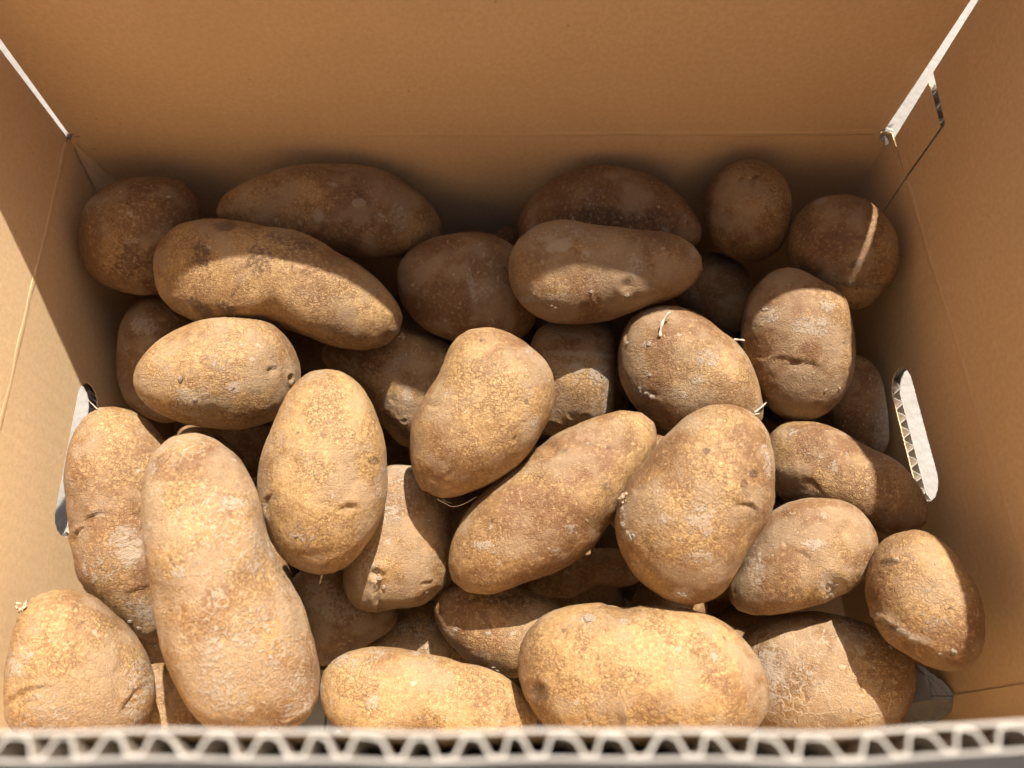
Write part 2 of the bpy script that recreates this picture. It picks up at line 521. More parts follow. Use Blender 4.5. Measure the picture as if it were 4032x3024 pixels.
def glint_chips(c, seed, size):  # white chips added to imitate the sunlit glint at a slot end
    rng = random.Random(seed); vs, fs = [], []
    for k in range(7):
        o = c + Vector((rng.uniform(-1, 1) * size * .5, rng.uniform(-1, 1) * size * .5, rng.uniform(-1, .8) * size * .6))
        b = len(vs)
        for q in range(4):
            vs.append(o + Vector((rng.uniform(-1, 1), rng.uniform(-1, 1), rng.uniform(-1, 1))) * size * .75)
        fs += [(b, b + 1, b + 2), (b, b + 2, b + 3), (b, b + 3, b + 1), (b + 1, b + 3, b + 2)]
    link('slot_glint', mesh_from('slot_glint', vs, fs), box, M_WHITE)
glint_chips(BR + Z * (RIM + .000) - exB * .003, 5, .0042)
glint_chips(BL + Z * (RIM + .001) + exB * .001, 8, .0030)

# ------------------------------------------------------------------ potatoes
POTATOES = [  # first colour parameter: skin tone, darkened on back-row potatoes to paint in shade
 ('K','small dark potato end peeking out against the shaded back cardboard wall',(-10.3,272.9,105.0),(0.0223,-0.5925,0.8053),9.9,(16.6,16.2,16.0,15.6,14.9,14.0,13.1,12.2,11.6,11.1,10.7,10.5,10.4,10.4,10.6,10.8,11.2,11.7,12.4,13.2,14.0,14.6,15.0,15.2,15.4,15.5,15.7,15.8,15.7,15.3,14.6,13.4,12.1,10.6,9.3,8.1,7.1,6.5,6.4,6.8,7.5,8.6,10.4,12.7,15.0,16.6,17.2,17.1),(1,0.2,0.3),[],(0,0,460.7)),
 ('N',"dark potato deep in the gap left of the central kidney-shaped potato's base",(-67.7,166.2,43.9),(0.1447,-0.3553,0.9235),13.0,(14.0,13.8,13.7,13.7,13.8,14.0,14.3,14.5,14.7,14.9,15.1,15.4,15.7,15.9,16.0,15.9,15.9,15.7,15.6,15.4,15.2,15.1,14.8,14.6,14.2,13.9,13.6,13.5,13.4,13.5,13.7,14.0,14.5,15.0,15.5,15.9,16.0,16.0,15.9,15.9,15.8,15.8,15.6,15.5,15.3,15.0,14.7,14.4),(0.8,0.1,0.2),[],(0,0,467.9)),
 ('DK','dark potato deep in the gap below the pale cracked-skin potato at left',(-152.3,161.8,58.8),(0.3221,-0.3424,0.8826),15.2,(18.5,18.2,17.9,17.5,17.3,17.3,17.2,17.3,17.4,17.5,17.7,17.8,17.7,17.3,16.8,16.2,15.8,15.6,15.6,15.7,16.1,16.7,17.5,18.3,19.1,19.7,20.1,20.3,20.3,20.0,19.4,18.5,17.5,16.7,16.1,15.7,15.4,15.3,15.3,15.5,15.8,16.3,17.0,17.7,18.3,18.7,18.8,18.7),(0.7,0.2,0.3),[],(0,0,472.7)),
 ('U','shaded lumpy potato underneath the diagonal potato and the big central-right one',(38.3,85.2,79.7),(-0.094,-0.2091,0.9734),9.7,(25.3,29.2,30.3,27.9,23.5,19.3,16.5,14.6,12.5,10.3,8.7,7.9,7.5,7.1,6.6,6.5,6.8,7.1,7.3,8.4,11.5,16.7,22.6,27.0,28.7,27.9,25.8,23.6,21.7,20.0,18.3,16.5,14.9,13.8,12.9,12.3,11.7,11.4,11.3,11.5,11.6,11.8,12.4,13.3,14.4,15.6,17.5,20.8),(0.5,0.2,0.2),[],(0,0,407.2)),
 ('SL','narrow brown potato side just right of the longest potato at left',(-115.9,75.1,88.6),(0.2817,-0.1827,0.9419),9.9,(10.1,9.9,9.7,9.4,9.3,9.7,10.1,10.5,11.1,12.3,13.9,15.8,18.2,21.6,26.0,29.7,30.6,27.7,22.2,16.6,12.6,10.6,9.7,9.0,8.4,8.0,7.8,7.8,7.9,8.0,8.3,8.9,9.8,10.9,12.3,14.8,19.0,24.6,29.9,32.2,30.4,25.5,20.2,16.5,14.5,13.1,11.8,10.7),(0.6,0.2,0.3),[],(0,0,411.3)),
 ('V','shaded dusty potato low down,right of and behind the short front potato',(-41.9,50.3,88.6),(0.1067,-0.128,0.986),16.4,(25.0,25.5,24.9,23.3,21.3,19.3,17.8,16.6,15.7,15.1,14.8,14.7,14.8,15.1,15.7,16.5,17.6,19.0,20.7,22.6,24.4,25.5,25.5,24.5,23.1,21.7,20.5,19.8,19.2,19.0,18.8,18.8,18.9,19.1,19.2,19.2,19.0,18.7,18.2,17.9,17.8,18.0,18.5,19.2,20.0,21.0,22.3,23.7),(0.75,0.5,0.3),[('d',-4.1,2.6,14.2,9.5,0,0.5)],(0,0,392.9)),
 ('W','shaded dusty potato under the heart-shaped potato,beside the longest potato',(-81.0,59.7,110.1),(0.2135,-0.1574,0.9642),18.8,(18.8,18.4,18.2,18.2,18.7,19.6,20.9,22.1,23.1,23.5,23.2,22.3,21.2,20.1,19.3,18.9,18.8,19.2,19.7,20.5,21.7,23.3,25.4,27.2,27.8,26.8,24.6,22.1,20.2,19.0,18.3,17.8,17.6,17.7,18.1,18.7,19.5,20.6,21.8,23.2,24.7,26.2,27.1,27.0,25.6,23.3,21.1,19.6),(0.7,0.5,0.5),[('d',-0.8,5.6,13.7,6.9,-20,0.6)],(0,0,379.5)),
 ('X','potato under the front left corner potato,with a narrow sunlit strip',(-154.1,20.7,103.5),(0.3817,-0.0512,0.9229),15.3,(16.8,16.5,16.3,16.4,16.5,16.7,16.9,16.8,16.7,16.4,16.3,16.2,16.3,16.6,17.1,17.8,18.8,19.9,21.1,22.1,22.6,22.3,21.4,20.1,18.7,17.5,16.7,16.2,15.8,15.6,15.5,15.6,15.8,16.1,16.6,17.3,18.0,18.8,19.6,20.2,20.8,21.2,21.4,21.2,20.5,19.4,18.3,17.4),(0.3,0.2,0.2),[],(0,0,403.6)),
 ('I','dark potato wedged between the sprouted potato and the spotted round one at back',(113.1,234.6,112.4),(-0.2529,-0.5246,0.8129),18.7,(23.4,22.8,21.9,20.7,19.6,18.7,18.1,18.0,18.1,18.4,19.1,20.1,21.5,23.3,25.1,26.4,26.5,25.6,24.0,22.4,21.3,20.7,20.5,20.5,20.6,20.8,20.9,20.9,20.8,20.5,20.3,20.2,20.1,20.3,20.6,21.0,21.4,21.9,22.4,22.8,23.1,23.4,23.7,23.9,24.0,24.0,23.9,23.7),(0.8,0.3,0.4),[('d',-3.4,11.8,8.1,2.7,0,0.5)],(0,0,447.2)),
 ('L','shaded potato against the right wall beside the handle hole',(179.2,165.1,113.4),(-0.4103,-0.3778,0.83),11.0,(15.7,15.6,15.6,15.8,16.1,16.5,17.0,17.7,18.7,19.9,21.3,22.9,24.7,26.6,27.9,28.0,26.5,23.9,20.9,18.5,16.9,15.8,14.9,14.3,13.9,13.9,13.9,14.2,14.6,15.3,16.3,17.7,19.4,21.4,23.2,24.7,25.8,26.4,26.7,26.4,25.4,23.7,21.7,19.8,18.3,17.2,16.4,15.9),(0.75,0.5,0.6),[('d',11.3,-12.0,3.9,11.8,0,0.8),('e',-1.5,5.8,40,5.9,0.8)],(0,0,436.8)),
 ('Q','shaded potato at left behind the pale cracked-skin potato,near the left wall',(-192.0,195.0,106.5),(0.4175,-0.424,0.8037),21.8,(20.6,20.8,21.3,22.1,23.0,24.3,25.8,27.4,28.8,30.2,31.7,33.2,34.5,35.1,34.8,33.5,31.7,29.6,27.6,25.6,24.0,22.9,22.1,21.7,21.5,21.7,22.1,22.9,23.8,25.1,26.6,28.4,30.3,31.9,33.2,34.1,34.5,34.2,33.3,31.8,30.0,28.1,26.2,24.5,23.0,22.0,21.2,20.8),(0.85,0.2,0.3),[('d',-6.6,18.1,5.5,5.5,0,0.7),('d',0.1,-28.3,9.7,3.0,-25,0.9)],(0,0,459.8)),
 ('T','small potato end showing just above the top of the longest potato',(-157.3,141.0,97.5),(0.3629,-0.3254,0.8732),13.1,(15.5,14.9,14.3,13.9,13.6,13.4,13.3,13.4,13.6,14.0,14.4,14.9,15.6,16.4,17.3,18.4,19.7,20.9,21.7,21.7,21.0,19.8,18.4,17.2,16.1,15.2,14.4,13.7,13.1,12.6,12.4,12.4,12.6,12.9,13.4,14.0,14.8,15.8,17.0,18.5,20.2,21.6,22.1,21.5,20.0,18.4,17.1,16.2),(0.4,0.2,0.3),[],(0,0,433.4)),
 ('M',"half shaded bumpy potato behind the kidney-shaped one,below the long back-left potato's tip",(-60.6,184.3,103.5),(0.1443,-0.4388,0.8869),24.7,(30.5,25.0,22.2,21.2,20.7,20.4,20.6,21.6,23.0,24.9,27.5,31.1,34.7,37.3,38.2,38.0,37.3,36.4,35.4,34.3,33.4,32.9,32.7,32.6,32.6,32.9,33.2,33.2,32.8,32.1,31.1,29.8,28.6,27.7,27.4,27.4,27.5,27.6,28.1,29.1,30.3,31.6,33.6,36.9,41.1,43.9,42.7,37.4),(0.3,0.25,0.4),[('d',3.0,-7.3,2.8,5.1,20,1),('d',-4.7,7.7,2.5,7.0,-40,0.9),('p',2.1,-21.4,1.5,1.3,0,1),('k',-1.0,-24.8,11.4,3.8,-45,0.6),('k',-20.6,11.4,19.0,7.6,-30,0.4)],(0,0,420.0)),
 ('J','squarish dusty potato half in shadow between kidney-shaped and sprouted potatoes',(31.4,180.7,113.9),(-0.0773,-0.4453,0.8921),22.9,(25.1,25.0,25.3,25.8,26.5,27.8,29.7,31.7,33.1,33.2,32.4,31.2,30.3,29.9,30.1,30.6,30.9,30.7,29.7,28.0,26.2,24.6,23.5,22.9,22.9,23.2,23.7,24.7,26.4,28.9,31.5,33.3,33.5,32.4,30.9,29.8,29.4,29.6,30.1,30.7,30.9,30.3,28.9,27.3,26.3,25.8,25.7,25.4),(0.35,0.6,0.4),[('d',13.7,1.8,4.3,4.9,0,1),('d',1.5,4.2,3.7,2.2,0,0.9),('d',5.2,11.5,19.6,1.5,-3,1),('d',18.5,-12.2,3.1,7.3,0,0.7),('p',-10.6,-25.7,3.7,2.4,0,1.5),('d',-4.6,25.6,15.9,5.5,0,0.5)],(0,0,405.9)),
 ('HH',"sunlit potato under the diagonal potato's lower tip,behind the big front potato",(-5.0,53.7,118.4),(0.0137,-0.1485,0.9888),19.3,(28.2,26.1,24.2,22.6,21.5,20.7,20.1,19.7,19.3,19.2,19.3,19.8,20.7,21.7,22.4,22.8,23.1,23.6,24.4,25.4,26.4,27.4,28.4,29.3,29.9,29.8,28.7,26.8,24.6,22.5,20.8,19.7,19.0,18.5,18.3,18.3,18.7,19.2,20.0,21.1,22.7,24.8,27.0,29.0,30.5,31.2,31.0,30.0),(0.42,0.3,0.2),[('d',-2.9,-17.5,3.2,1.9,20,1),('d',-19.2,-1.9,1.3,1.0,0,0.9),('d',-5.3,-3.2,1.1,1.1,0,1),('d',5.1,-3.4,1.0,1.0,0,1),('k',0.8,11.1,24.3,2.4,0,0.5)],(0,0,361.6)),
 ('B','long shaded potato lying against the back wall at left,with grey scabs',(-94.2,258.0,153.4),(0.2223,-0.6089,0.7614),24.2,(58.4,55.8,48.1,39.0,32.0,28.1,26.1,24.5,23.1,22.2,22.2,22.4,22.6,23.0,24.2,26.0,28.2,30.9,34.8,40.4,47.1,53.4,57.3,57.7,54.8,50.1,45.2,41.1,37.6,34.5,31.6,29.3,27.7,26.6,25.6,24.9,24.7,25.1,25.7,26.4,27.5,29.4,31.9,34.6,37.7,42.3,48.7,55.2),(0.5,0.25,0.2),[('d',33.5,-3.0,5.1,6.4,20,0.9),('d',13.1,4.2,2.6,2.0,0,0.9),('d',22.5,-3.0,1.8,2.3,0,0.8),('d',-6.8,-2.3,2.0,2.6,0,0.7),('d',-22.8,21.4,7.7,1.5,15,0.9),('k',14.8,1.8,7.7,15.3,10,0.4),('d',1.1,13.6,2.6,2.6,0,0.6),('d',45.6,10.3,3.2,5.1,0,0.6),('k',-21.3,7.6,7.7,7.7,0,0.3)],(0,0,423.7)),
 ('E','dark netted potato against the back wall,behind the potato with grey mud patches',(51.2,258.8,149.4),(-0.1219,-0.6164,0.778),23.2,(47.2,49.6,49.0,44.9,38.5,32.2,27.7,25.0,23.2,21.8,20.9,20.6,20.5,20.8,21.3,22.4,24.0,26.1,29.4,34.4,40.6,46.3,49.2,48.5,45.2,41.2,37.7,35.0,32.7,30.7,29.0,27.7,26.6,25.9,25.5,25.4,25.6,25.8,26.3,27.1,28.2,29.6,31.2,33.2,35.4,37.8,40.4,43.7),(0.95,0.2,0.7),[('d',39.2,-1.7,2.5,2.5,0,1),('d',28.3,-7.5,1.9,1.9,0,0.9),('d',-7.6,11.6,5.3,7.0,0,0.35),('k',2.9,-0.8,35.1,5.3,0,0.5)],(0,0,419.8)),
 ('G','round smooth golden brown potato with dark specks against the back wall,right of middle',(124.2,258.8,153.3),(-0.2875,-0.5992,0.7472),22.3,(22.7,22.8,22.9,23.1,23.4,23.7,24.1,24.6,25.1,25.6,25.9,26.1,26.3,26.6,26.7,26.7,26.3,25.7,25.1,24.4,23.8,23.2,22.6,22.1,21.8,21.7,21.7,21.9,22.2,22.6,23.1,23.7,24.1,24.6,25.0,25.6,26.1,26.4,26.4,26.1,25.7,25.3,24.9,24.5,23.9,23.4,23.0,22.8),(0.5,0.05,0.1),[('k',0.7,13.0,1.6,1.6,0,1.3),('k',2.2,15.9,1.8,1.0,30,1.2),('k',-4.6,14.8,1.6,1.3,0,1),('k',8.4,1.3,0.9,0.9,0,1.2),('k',-6.2,-16.7,1.6,1.2,0,1.1),('k',-9.2,-5.9,7.8,7.8,0,0.3)],(0,0,431.9)),
 ('H8','round potato in the back right corner with a thin streak of sunlight',(167.6,230.4,157.1),(-0.3919,-0.5388,0.7457),22.2,(26.7,26.2,25.9,25.6,25.2,25.0,24.9,25.0,25.6,26.4,27.3,28.3,29.1,29.8,30.1,30.1,29.6,28.9,28.2,27.6,27.0,26.5,25.9,25.4,25.0,24.7,24.5,24.4,24.4,24.5,24.8,25.1,25.5,26.1,26.6,27.1,27.5,27.8,28.3,28.8,29.2,29.5,29.5,29.4,29.1,28.6,27.9,27.2),(0.6,0.1,0.1),[('d',-2.7,15.3,3.6,1.8,-10,0.7),('d',-13.0,24.1,3.6,1.5,30,0.7),('k',6.3,-6.4,3.2,2.3,0,0.9),('k',10.2,-16.7,14.2,2.1,-5,0.6),('e',12.0,-12.1,0,3.9,0.6)],(0,0,427.6)),
 ('D','shaded round potato with a pale healed crack,in the middle of the back row',(-23.2,222.2,134.9),(0.057,-0.5449,0.8366),24.3,(36.5,35.5,34.4,33.3,32.5,31.8,31.2,30.5,29.9,29.2,28.6,28.2,28.2,28.5,29.3,30.5,32.2,34.5,37.0,38.9,39.5,38.8,37.1,35.4,34.0,33.1,32.6,32.3,32.1,32.1,32.0,31.6,31.1,30.5,29.9,29.4,29.2,29.2,29.6,30.2,31.1,32.1,33.5,34.9,36.2,37.1,37.4,37.2),(0.85,0.35,0.4),[('d',1.7,1.4,1.9,8.5,8,1.2),('e',0.9,2.2,80,7.2,1.6),('e',11.1,-2.8,80,1.7,0.8),('d',-1.9,26.3,1.0,3.0,30,0.9),('d',11.9,10.6,10.2,15.3,0,0.35)],(0,0,407.7)),
 ('A','round reddish brown potato in the shaded back left corner',(-192.5,243.8,153.3),(0.4298,-0.5444,0.7204),26.8,(28.0,28.4,29.1,29.9,30.8,31.5,31.8,31.9,31.7,31.6,31.5,31.5,31.3,31.0,30.3,29.3,28.2,27.2,26.4,26.1,26.0,26.1,26.6,27.5,28.8,30.3,31.7,33.1,34.1,34.7,34.7,34.0,32.6,31.1,29.6,28.5,27.8,27.3,27.0,26.8,26.7,26.7,26.8,26.9,27.0,27.2,27.4,27.7),(0.85,0.15,0.4),[('d',-3.5,-2.9,4.0,0.5,-3,1.2),('d',-3.8,-4.0,3.5,0.5,-3,1.2),('d',-20.0,13.7,6.7,4.0,30,0.5),('k',-3.7,-16.4,12.1,12.1,0,0.5),('e',-6.3,-21.1,60,6.1,0.7),('e',-2.4,-26.0,10,5.4,0.7),('k',1.4,18.7,16.2,8.1,0,0.35)],(0,0,448.0)),
 ('JJ',"upright potato with a deep crease,half sunlit,next to the right wall's back half",(140.5,183.2,145.1),(-0.3483,-0.454,0.8201),23.0,(27.0,26.6,26.5,26.6,27.0,27.8,29.0,30.6,32.5,34.6,36.3,37.5,38.1,38.1,37.5,36.4,34.8,33.1,31.4,29.9,28.7,27.7,26.8,26.1,25.6,25.4,25.6,26.1,27.1,28.3,29.6,30.6,31.3,31.8,32.8,34.5,36.4,38.0,38.6,38.1,36.7,34.9,33.1,31.4,29.9,28.8,28.1,27.5),(0.6,0.4,0.4),[('e',3.3,-8.7,-8,7.9,1.3),('e',-3.6,-7.1,-15,6.7,1.0),('d',5.6,8.8,7.3,4.9,0,0.8),('d',-11.6,14.1,6.1,3.0,25,0.9),('d',11.8,17.7,3.6,2.4,0,0.8),('k',-3.3,-27.7,18.2,8.5,0,0.4)],(0,0,403.5)),
 ('LL','sunlit tan potato with a small white sprout near its top',(86.6,168.4,139.9),(-0.2246,-0.4365,0.8712),26.0,(33.8,33.0,32.1,31.2,30.4,29.7,29.4,29.4,29.4,29.5,29.5,29.8,30.3,31.2,32.4,33.8,35.7,37.9,39.9,40.8,40.1,38.1,35.6,33.4,31.8,30.6,29.5,28.6,27.8,27.3,26.9,26.7,26.8,27.5,28.7,30.3,32.1,33.9,35.6,37.2,38.6,39.5,39.9,39.4,38.3,36.9,35.7,34.7),(0.62,0.3,0.2),[('d',9.3,7.3,5.2,4.1,0,0.9),('d',3.8,-1.7,3.5,2.6,0,0.8),('d',-20.7,-7.5,4.6,2.1,-30,0.9),('d',-19.6,14.9,2.6,1.9,0,0.8),('d',-18.4,0.6,2.3,1.9,0,0.7),('e',-29.8,20.1,80,3.5,1.0),('k',-22.9,-19.0,13.9,4.6,-30,0.5)],(0,0,385.8)),
 ('Heart','dusty heart-shaped potato with a cleft at its lower end,below the kidney-shaped one',(-51.1,87.3,137.0),(0.1445,-0.2467,0.9583),21.8,(21.4,21.5,22.3,23.9,26.2,28.7,30.8,32.3,32.9,32.5,31.3,29.9,29.0,29.0,29.3,29.6,29.5,29.1,28.3,27.1,25.7,24.4,23.7,23.4,23.5,23.7,24.3,25.1,26.1,27.1,28.3,29.7,31.5,33.1,34.1,34.5,34.5,34.2,33.4,32.0,29.9,27.7,25.8,24.2,23.1,22.3,21.8,21.6),(0.4,0.85,0.15),[('e',-7.6,-21.3,85,9.1,2.6),('p',-8.4,-13.4,2.8,2.3,0,1.8),('d',-8.4,-15.4,3.2,6.4,0,1),('e',13.0,-17.3,0,2.7,1.2),('p',14.1,-22.5,5.3,2.8,20,0.8),('d',-2.4,22.1,9.6,12.8,0,0.5),('d',-11.4,-13.4,4.3,12.8,0,0.5)],(0,0,353.7)),
 ('ZZ','elongated potato half in shadow pointing at the right handle hole',(154.9,117.6,133.3),(-0.3931,-0.2984,0.8698),20.8,(34.2,32.9,30.7,27.9,25.0,22.5,20.6,19.5,18.8,18.5,18.4,18.5,19.2,20.5,22.4,24.9,27.9,31.4,34.9,37.5,38.5,37.5,35.3,32.6,30.0,27.6,25.3,23.1,21.3,20.0,19.1,18.6,18.6,19.1,19.9,21.0,22.4,24.2,26.4,29.0,31.7,34.5,36.9,38.3,38.3,37.4,36.1,35.1),(0.62,0.2,0.3),[('d',-3.1,5.8,1.7,2.6,0,1.3),('e',-12.2,-1.8,-40,4.7,1.0),('p',-21.6,-4.6,13.1,7.1,-10,1.6),('d',-26.8,22.1,7.1,3.1,0,0.6),('k',-18.6,-7.8,16.6,3.1,-5,0.5)],(0,0,394.0)),
 ('AA','long potato along the left wall by the left handle hole,behind the longest potato',(-175.0,97.1,139.3),(0.4468,-0.2478,0.8596),23.4,(21.9,21.3,21.3,22.0,23.0,24.0,25.3,27.5,30.2,32.3,34.0,37.1,43.0,50.6,55.6,54.0,46.4,37.0,30.0,26.5,24.6,23.0,21.4,20.6,20.6,20.7,20.8,21.4,22.7,24.6,27.0,30.0,33.9,38.3,42.3,45.7,48.6,50.6,50.8,48.5,44.0,38.7,34.0,30.2,27.2,24.9,23.5,22.6),(0.5,0.35,0.6),[('e',-9.0,1.8,12,4.7,1.4),('d',-9.2,2.0,4.2,1.1,10,1.2),('e',9.0,-30.1,8,6.5,1.0),('e',-17.9,-7.2,60,4.1,1.4),('d',1.1,-12.5,7.1,9.4,0,0.7),('d',10.2,-45.9,8.3,10.6,30,0.8),('d',-6.6,-19.4,5.9,8.3,0,0.5),('k',-5.9,17.2,18.9,3.5,35,0.35)],(0,0,391.7)),
 ('C','long smooth potato at back left with a shadow line along its length',(-116.1,207.9,161.2),(0.2941,-0.5267,0.7975),26.7,(52.8,50.8,47.1,41.9,36.2,30.9,26.7,24.0,22.4,21.4,20.8,20.6,21.0,21.8,23.4,26.0,30.6,37.5,46.4,55.4,62.5,65.8,64.6,59.6,52.6,45.5,39.6,35.6,33.1,31.5,30.3,29.4,28.7,28.2,27.7,27.4,27.5,28.2,29.6,31.7,34.7,38.6,43.1,47.4,50.7,52.6,53.4,53.5),(0.3,0.1,0.2),[('d',56.7,-25.1,5.9,4.2,30,0.9),('k',-31.1,12.7,4.8,7.1,10,0.6),('k',-6.2,10.7,7.1,7.1,0,0.55),('k',-21.2,26.6,5.3,3.0,0,0.8),('k',-33.2,-10.2,7.1,3.0,-30,0.7),('k',-20.8,-11.4,7.1,2.4,-35,0.6),('k',-30.3,-14.1,3.0,1.8,0,0.8),('k',9.2,19.7,14.3,4.8,-15,0.5)],(-0.25,0,394.7)),
 ('F6','long potato with pale grey mud patches and a small sunlit oval,back row middle',(42.2,214.4,163.1),(-0.1105,-0.5618,0.8199),23.0,(44.3,44.0,43.3,41.9,40.0,37.6,35.0,32.4,30.0,28.0,26.5,25.5,24.9,24.5,24.3,24.5,25.1,26.0,27.4,29.5,32.7,37.0,41.9,46.4,49.1,49.1,46.3,41.6,36.3,31.4,27.8,25.3,23.8,22.8,22.2,21.9,22.1,22.7,23.9,25.6,27.9,30.6,33.4,36.3,39.1,41.4,43.1,44.0),(0.6,0.5,0.4),[('d',-27.8,16.5,7.2,3.2,-15,1),('d',-18.4,11.9,5.6,3.2,20,0.9),('d',-1.2,14.9,4.8,3.6,0,0.8),('d',16.1,1.7,3.2,4.8,0,1),('d',-34.9,4.1,2.0,2.0,0,0.8),('d',5.1,9.5,3.2,2.4,0,0.8),('d',-20.0,19.6,20.0,4.8,0,0.6),('d',46.4,8.6,2.8,2.8,0,0.8),('p',13.2,-6.8,3.2,3.6,0,1.2),('d',-0.3,4.1,6.4,3.2,0,0.6),('d',-27.7,-13.2,12.8,1.8,8,0.7)],(0.2,0,381.7)),
 ('CC','dusty potato with netted cracked skin at front right,beside the newspaper',(136.1,31.3,118.4),(-0.3546,-0.0816,0.9315),25.3,(36.1,36.3,36.6,36.6,36.2,35.1,33.5,31.5,29.5,28.0,26.9,26.2,25.9,25.9,26.3,26.9,27.7,28.7,29.9,31.1,32.3,33.4,34.5,35.8,36.7,36.9,36.1,34.6,33.0,31.7,30.6,29.8,29.0,28.4,28.0,27.9,28.0,28.3,28.7,29.4,30.5,32.2,34.2,36.1,37.1,37.2,36.7,36.3),(0.4,0.65,1.0),[('d',-19.2,-0.9,13.9,13.9,0,0.5),('d',-21.1,7.8,4.6,3.5,0,0.8)],(0,0,383.9)),
 ('DD','plump dusty potato with a soil-filled pit,right of the big central-right potato',(125.9,77.8,145.8),(-0.348,-0.2151,0.9125),19.2,(23.9,26.2,30.1,34.5,37.2,36.9,34.0,30.2,27.0,24.8,23.0,21.6,20.6,20.1,20.1,20.2,20.3,20.6,21.1,21.7,22.7,23.9,25.4,27.0,28.4,29.4,30.1,30.6,30.8,30.6,30.1,29.3,28.3,27.2,26.0,25.2,24.7,24.3,24.0,23.8,23.6,23.4,22.9,22.3,21.9,22.1,22.5,22.9),(0.5,0.5,0.2),[('e',-0.4,1.5,-30,3.3,1.2),('p',10.2,-12.2,4.4,5.7,10,1.1),('d',9.4,-10.8,4.8,5.9,10,1.3),('d',3.8,5.6,4.4,2.4,0,0.8),('d',-22.4,-1.3,5.4,9.8,30,0.5),('d',8.5,17.3,2.2,1.5,0,0.9),('k',-8.9,-13.9,19.6,3.3,5,0.35)],(0,0,361.9)),
 ('EE','glossy wrinkled potato leaning on the right wall,half sunlit,front right',(162.7,55.5,166.9),(-0.46,-0.1569,0.874),19.3,(21.0,20.9,21.0,21.3,21.7,22.1,22.3,22.3,22.4,22.6,23.0,23.7,24.5,25.2,25.7,25.8,25.5,24.8,23.9,22.9,21.9,20.9,20.1,19.5,19.1,18.8,18.7,18.7,18.9,19.3,19.9,21.0,22.6,24.4,26.0,27.2,27.8,27.9,27.7,27.2,26.3,25.2,24.0,23.0,22.3,21.9,21.6,21.3),(0.25,0.15,0.35),[('e',-12.6,-10.4,-38,9.6,2.4),('e',-10.4,14.7,10,3.2,0.9),('k',-10.4,14.7,3.8,1.3,5,0.8),('d',-11.7,-9.9,7.5,2.3,-38,0.8),('d',-7.1,-12.4,7.5,1.9,-20,0.7),('d',-16.4,-7.3,3.2,2.1,0,0.8),('d',1.7,-7.1,6.4,3.2,0,0.4),('e',-5.1,-15.8,-15,6.4,0.8)],(0,0,353.7)),
 ('FF','long potato lying diagonally in the middle,lower tip to the left',(17.1,97.5,160.1),(-0.0517,-0.2946,0.9542),24.9,(33.5,37.2,41.6,46.7,51.1,53.0,51.5,47.1,41.7,36.9,33.2,30.5,28.5,27.1,26.2,25.6,25.3,25.1,25.0,25.0,25.0,25.5,26.5,27.8,29.4,32.3,37.5,44.8,52.0,55.9,54.8,49.9,43.7,38.4,34.3,31.1,28.4,26.3,24.7,23.5,22.6,22.2,22.2,22.7,23.6,25.1,27.3,30.3),(0.55,0.22,0.25),[('d',-27.1,-16.9,4.0,2.0,-20,0.9),('d',7.1,-10.7,3.2,2.4,0,0.4),('d',-42.6,-29.8,1.7,2.1,0,1.3),('k',5.1,21.0,1.7,1.1,0,0.9),('k',21.3,7.0,2.4,4.0,0,0.5),('p',-0.4,22.6,6.3,3.2,-40,1.0),('d',2.3,-19.8,4.7,1.6,-30,0.5),('e',-8.4,-8.4,80,2.0,0.5)],(0,0,331.0)),
 ('P15','pale sunlit egg-shaped potato with cracked skin and two pitted eyes,at left',(-134.4,159.4,159.1),(0.3543,-0.4202,0.8354),25.5,(36.0,36.3,35.6,34.2,32.5,30.8,29.1,27.8,26.6,25.8,25.2,25.0,25.1,25.5,26.3,27.3,28.5,29.8,31.2,32.7,34.2,35.3,35.9,36.1,35.9,35.7,35.3,34.8,34.1,33.3,32.4,31.3,30.0,28.7,27.5,26.6,26.1,25.9,25.8,25.9,26.1,26.7,27.5,28.5,29.9,31.5,33.3,34.9),(0.2,0.4,0.7),[('e',21.0,2.7,20,2.3,1.6),('p',29.9,-1.7,1.4,1.8,0,1.6),('e',-16.1,-2.6,40,1.9,1.0),('d',-0.4,7.5,4.6,5.7,0,0.9),('d',-10.3,-10.6,8.0,3.4,-10,0.9),('d',-25.5,6.8,2.3,1.7,0,1),('d',-31.6,-11.6,2.1,1.6,0,1),('d',5.1,-5.6,2.5,1.8,0,0.9),('d',-13.3,-15.3,6.9,2.9,-20,0.7),('k',-0.5,-18.2,28.6,4.6,0,0.35)],(0,0,379.4)),
 ('R','smooth golden upright potato with eye slits,left of the heart-shaped one',(-76.4,103.6,180.6),(0.2371,-0.3216,0.9167),25.5,(25.1,25.5,26.0,26.8,27.9,29.1,30.7,32.4,34.4,36.3,38.1,39.4,40.0,39.6,38.4,36.5,34.5,32.7,31.0,29.5,28.1,26.9,26.0,25.5,25.3,25.4,25.9,26.8,27.9,29.2,30.7,32.9,35.6,38.4,40.9,42.5,42.8,41.8,39.4,36.2,32.9,30.0,28.0,26.7,25.9,25.4,25.0,25.0),(0.1,0.25,0.2),[('e',9.3,-12.1,8,3.9,1.8),('e',4.0,-34.1,35,4.4,1.8),('e',-21.0,-10.5,65,3.4,1.6),('d',22.6,-3.3,2.7,6.8,0,0.9),('d',-9.9,10.8,1.2,1.0,0,1.2),('d',14.3,34.7,5.8,2.9,-40,0.6),('d',-8.0,-22.5,5.8,4.9,0,0.5),('k',18.7,5.2,2.9,1.9,0,0.6),('d',-21.4,-16.8,1.7,5.8,0,0.6)],(0,0,322.2)),
